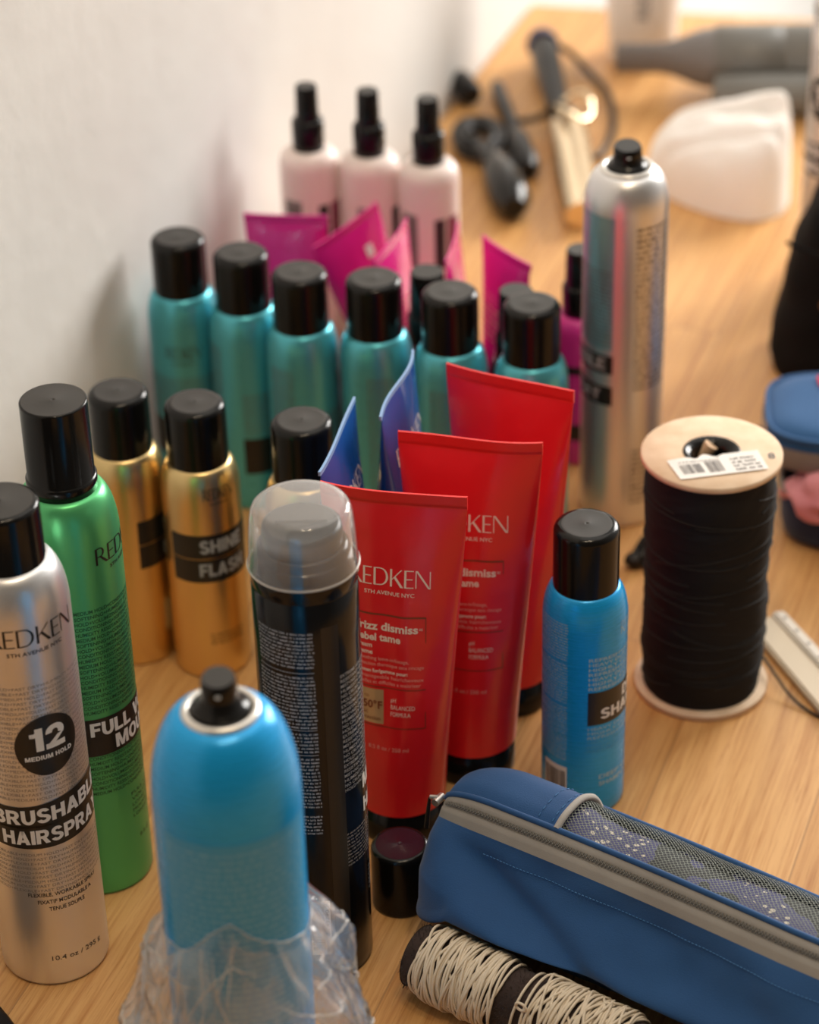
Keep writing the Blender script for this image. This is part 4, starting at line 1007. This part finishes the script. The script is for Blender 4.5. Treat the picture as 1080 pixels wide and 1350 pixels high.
rows = [[(x, y + (y - lc[1]) * 0, z + .25 * (lc[1] - y) * 0) for x, y, z in rloop(lc[0], lc[1], .090 * k, .046 * k, z, R(-7))] for k, z in ((1.0, .060), (1.0, .066), (.985, .070), (.95, .0735), (.80, .0765), (.5, .078), (.05, .0785))]
mb.grid(rows, 'blue_light', True, close_u=True); mb.add(rows[0][::-1], [tuple(range(48))], 'navy_dark', False); mb.build('lid', t)
mb = MB(); mb.tube([(x, y, z) for x, y, z in rloop(lc[0], lc[1], .0895, .0455, .0718, R(-7))], .0018, 'blue_light', 8, closed=True); mb.build('lid_piping', t)
mb = MB(); rows = [rloop(lc[0], lc[1], .0915 * k, .0475 * k, z, R(-7)) for k, z in ((.99, .050), (1.01, .0535), (1.01, .0600), (1.0, .0650))]; mb.grid(rows, 'tape', True, close_u=True); mb.build('upper_zipper', t)
mb = MB(); mb.box((.2665, 1.4370, .0755), (.2700, 1.4490, .0792), 'red_crimp'); mb.box((.2700, 1.4370, .0755), (.300, 1.4490, .0790), 'white_dim'); mb.build('fabric_tag', t)
mb = MB(); mb.tube([(.2265, 1.416, .060), (.2225, 1.411, .057), (.2205, 1.404, .050)], .0028, 'dark_plastic', 8); mb.build('zip_pull', t)
mb = MB(); blob(mb, (.280, 1.3800, .036), .040, .034, .022, 'pink', .35, 30, 26, .1); blob(mb, (.335, 1.3750, .034), .040, .030, .022, 'pink', .35, 30, 26, .3)
tag(mb.build('pink_sponge'), 'pink speckled soft sponge stuffed inside the open blue pouch', 'sponge')

t = thing('black_bag', 'black canvas bag with a small brass eyelet standing at the right edge', 'bag', (0, 0, 0))
mb = MB(); bc = (.3480, 1.6030)
rows = []
for i in range(26):
    q = i / 25; z = .170 * q; k = (1 - .04 * q) * (1 if q < .55 else math.sqrt(max(.0, 1 - ((q - .55) / .46) ** 2.4))) 
    if q < .06: k *= .93 + q
    rows.append([(x + .004 * noise.noise(Vector((x * 30, y * 30, z * 40))) + .026 * q, y, z) for x, y, _ in rloop(bc[0], bc[1], .091 * k, .050 * k, z, R(-10), 56, 3.)])
mb.grid(rows, 'black_fabric', True, close_u=True); mb.add(rows[0][::-1], [tuple(range(56))], 'black_fabric'); mb.add(rows[-1], [tuple(range(56))], 'black_fabric')
mb.build('body', t)
M['brass'] = mat('dull_brass', (.22, .11, .06), .4, .8)
mb = MB(); ec = Vector((.2895, 1.5575, .0720)); mb.tube([ec + Vector((.0036 * math.cos(a), 0, .0036 * math.sin(a))) for a in [2 * PI * k / 20 for k in range(20)]], .0014, 'brass', 8, closed=True); mb.build('eyelet', t)
mb = MB(); mb.tube([Vector((.262 + .16 * k / 20, 1.575 - .035 * math.sin(PI * k / 20), .112 - .03 * k / 20)) for k in range(21)], .0016, 'black_fabric', 6); mb.build('seam_binding', t)

# ------------------------------------------------------------------ background: towel, hairdryer, iron, brushes, bottle
mb = MB(); rows = []; n = 90
for i in range(n + 1):
    row = []
    for j in range(n + 1):
        u, v = i / n * 2 - 1, j / n * 2 - 1
        a = math.hypot(u, v); k = max(abs(u), abs(v)) / a if a > 1e-6 else 1; uu, vv = u * k, v * k; rr_ = math.hypot(uu, vv)
        w_ = (uu + 1) / 2; x = .2560 + .056 * uu + .006 * vv; y = 1.9180 - .040 * w_ + (.038 + .036 * w_) * vv
        edge = max(0, 1 - rr_ ** (9 + 14 * w_)) ** .45
        h = (.024 + .056 * w_ ** .45) * edge * (1 - .55 * max(0, vv) ** 2) * (1 - .45 * max(0, -vv) ** 2.2)
        cr = vv + .10 - .34 * (1 - w_); h += (-.028 * math.exp(-(cr / .075) ** 2) + .009 * math.exp(-((cr - .22) / .16) ** 2)) * edge * (.25 + .75 * w_)
        cr = vv + .62 - .15 * w_; h -= .009 * math.exp(-(cr / .07) ** 2) * edge * (1 - .6 * w_)
        h += .006 * noise.noise(Vector((uu * 2.5, vv * 3.5, 1))) * edge
        row.append((x, y, max(.0006, h)))
    rows.append(row)
mb.grid(rows, 'towel'); tag(mb.build('folded_towel'), 'white folded cloth towel lying in front of the grey hairdryer', 'towel')

t = thing('hair_dryer', 'grey hairdryer with flat nozzle lying at the back of the table', 'hair dryer', (0, 0, 0))
ax0 = Vector((.2700, 2.080, .0345)); ax = Vector((.995, -.06, 0)).normalized(); ay = Vector((-ax.y, ax.x, 0))
def tubular(mb, prof, m, n=40, ell=None):
    rows = []
    for s, ry, rz_ in prof: rows.append([ax0 + ax * s + ay * (ry * math.cos(2 * PI * j / n)) + Wz * (rz_ * math.sin(2 * PI * j / n)) for j in range(n)])
    mb.grid(rows, m, True, close_u=True)
    mb.add(rows[0][::-1], [tuple(range(n))], m, False); mb.add(rows[-1], [tuple(range(n))], m, False)
mb = MB(); tubular(mb, [(0, .024, .024), (.004, .0285, .0285), (.06, .0295, .0295), (.062, .028, .028), (.064, .0295, .0295), (.15, .0295, .0295), (.165, .026, .026), (.17, .022, .022)], 'grey_plastic')
mb.build('barrel', t)
mb = MB(); tubular(mb, [(-.082, .006, .012), (-.080, .007, .0135), (-.045, .008, .0140), (-.034, .011, .0155), (-.010, .024, .0245), (.003, .0265, .0265)], 'grey_plastic2'); mb.build('nozzle', t)
mb = MB(); mb.tube([ax0 + ax * s_ - ay * .043 - Wz * .0155 for s_ in (.000, .004, .05, .12, .150, .154)], [.012, .0165, .0180, .0180, .0165, .012], 'grey_plastic', 24); mb.tube([ax0 + ax * .135 - ay * .010 - Wz * .004, ax0 + ax * .135 - ay * .043 - Wz * .0155], [.016, .0165], 'grey_plastic', 18); mb.build('handle', t)
mb = MB(); tubular(mb, [(.168, .0225, .0225), (.172, .0225, .0225)], 'dark_plastic'); mb.build('intake_grille', t)

t = thing('bottle', 'large cream white bottle with vertical dark lettering at the back edge of the table', 'bottle', (.2190, 2.1650, 0))
mb = MB(); mb.lathe([(.026, 0), (.029, .001), (.030, .004), (.0325, .05), (.0345, .10), (.035, .15), (.033, .165), (.018, .180), (.014, .182)], 'cream_white', 56, cap_bot=True)
vs, fa = glyphs('REDKEN', .01); k = .011 / CAPH; fcb = cyl(.0338, .0004)
mb.add([fcb(.002 - b * k, .050 + a * k) for a, b in vs], fa, 'ink_grey', False); mb.build('body', t)
mb = MB(); mb.lathe([(.0145, .180), (.016, .181), (.016, .205), (.0145, .207)], 'white', 40, cap_top=True); mb.build('cap', t)

t = thing('curling_iron', 'black-handled curling iron with cream gold barrel and clamp lying at the back', 'curling iron', (0, 0, 0))
h0, h1 = Vector((.1290, 2.150, .022)), Vector((.1370, 2.000, .014))
mb = MB(); mb.tube([h0, h0.lerp(h1, .1), h0.lerp(h1, .35), h0.lerp(h1, .75), h1], [.0100, .0128, .0118, .0098, .0090], 'dark_plastic', 24); mb.build('handle', t)
M['purple_grey'] = mat('purple_grey_plastic', (.06, .045, .10), .4)
mb = MB(); e = (h0 - h1).normalized(); mb.tube([h0 + e * .012, h0 + e * .009, h0, h0 - e * .004], [.006, .0125, .0150, .0140], 'purple_grey', 24); mb.build('end_cap', t)
b1 = Vector((.1395, 1.825, .013)); mb = MB(); mb.tube([h1, h1.lerp(b1, .05), h1.lerp(b1, .93), b1], [.0115, .0125, .0125, .0110], 'tool_gold', 28); mb.build('barrel', t)
mb = MB(); mb.tube([h1 + Vector((.006, -.01, .012)), h1.lerp(b1, .3) + Vector((.010, 0, .009)), h1.lerp(b1, .95) + Vector((.008, 0, .006))], [.006, .009, .0075], 'tool_gold', 16); mb.build('clamp', t)
mb = MB(); cc = h1 + Vector((.009, -.004, .016)); mb.tube([cc + Vector((.015 * math.cos(a), .022 * math.sin(a), .005 * math.sin(a * 2))) for a in [2 * PI * k / 28 for k in range(28)]], .0022, 'tool_gold', 8, closed=True); mb.build('lever_ring', t)
def curve_pts(P3, k_=8):
    P3 = [Vector(p) for p in P3]; out = []
    for i in range(len(P3) - 1):
        a, b, c, d = P3[max(i - 1, 0)], P3[i], P3[i + 1], P3[min(i + 2, len(P3) - 1)]
        for k in range(k_): u = k / k_; out.append(.5 * ((2 * b) + (c - a) * u + (2 * a - 5 * b + 4 * c - d) * u * u + (3 * b - a - 3 * c + d) * u ** 3))
    out.append(P3[-1]); return out
mb = MB(); mb.tube(curve_pts([(.133, 2.146, .022), (.150, 2.150, .016), (.170, 2.118, .006), (.182, 2.080, .004), (.182, 2.020, .004), (.176, 1.985, .004), (.165, 1.955, .004), (.150, 1.945, .004), (.1545, 1.970, .006), (.138, 1.990, .034), (.118, 2.010, .014), (.100, 2.012, .010)]), .0030, 'dark_plastic', 8); mb.build('power_cord', t)

t = thing('hair_brush', 'slim black tail comb or brush handle lying beside the curling iron', 'brush', (0, 0, 0))
p0, p1 = Vector((.0855, 2.098, .008)), Vector((.1040, 1.915, .010))
mb = MB(); mb.tube([p0, p0.lerp(p1, .05), p0.lerp(p1, .5), p0.lerp(p1, .62)], [.004, .0062, .0066, .0062], 'dark_plastic', 16); mb.build('handle', t)
mb = MB(); mb.tube([p0.lerp(p1, .60), p0.lerp(p1, .68), p0.lerp(p1, .95), p1], [.0065, .0105, .0115, .0070], 'dark_plastic', 16); mb.build('brush_head', t)

t = thing('hair_trimmer', 'glossy black electric hair tool with its coiled cord lying on the bare wood', 'hair tool', (0, 0, 0))
q0_, q1_ = Vector((.0770, 1.928, .014)), Vector((.0890, 1.835, .016))
mb = MB(); mb.tube([q0_, q0_.lerp(q1_, .1), q0_.lerp(q1_, .45), q0_.lerp(q1_, .85), q1_], [.009, .0130, .0165, .0160, .0085], 'cap', 24); mb.build('body', t)
mb = MB(); rnd = random.Random(4); pts = []
for k in range(110):
    a = k / 110 * 2 * PI * 5.5; rr_ = .0185 + .0050 * math.sin(k * .23) + .002 * rnd.random(); pts.append((.0665 + rr_ * .85 * math.cos(a), 1.985 + rr_ * 1.45 * math.sin(a), .004 + .0060 * (k % 25) / 25 + .005 * (k / 110)))
mb.tube(pts + [(.075, 1.955, .012), tuple(q0_)], .0036, 'dark_plastic', 7)
for dx in (-.004, .001, .006): mb.tube([(.066 + dx, 1.962, .012), (.070 + dx, 1.945, .015), (.074 + dx * .6, 1.925, .014)], .0042, 'dark_plastic', 8)
mb.build('coiled_cord', t)
t = thing('power_adapter', 'small black cap or plug resting against the wall at the back', 'plug', (.0560, 2.082, 0), 25)
mb = MB(); mb.tube([(0, -.018, .011), (0, -.014, .0115), (.003, .012, .013), (.004, .017, .0135)], [.0085, .0108, .0108, .0085], 'dark_plastic', 20); mb.build('body', t)
mb = MB(); mb.tube([(.004, .017, .0135), (.005, .024, .0140)], [.006, .0055], 'white_dim', 14); mb.build('plug_end', t)

# black object at the bottom left corner
t = thing('black_case', 'edge of a blurred black object in the bottom left corner', 'case', (0, 0, 0))
mb = MB(); blob(mb, (-.2440, .9200, .013), .046, .050, .012, 'dark_plastic', .05, 8, 24, .3); mb.build('shell', t)
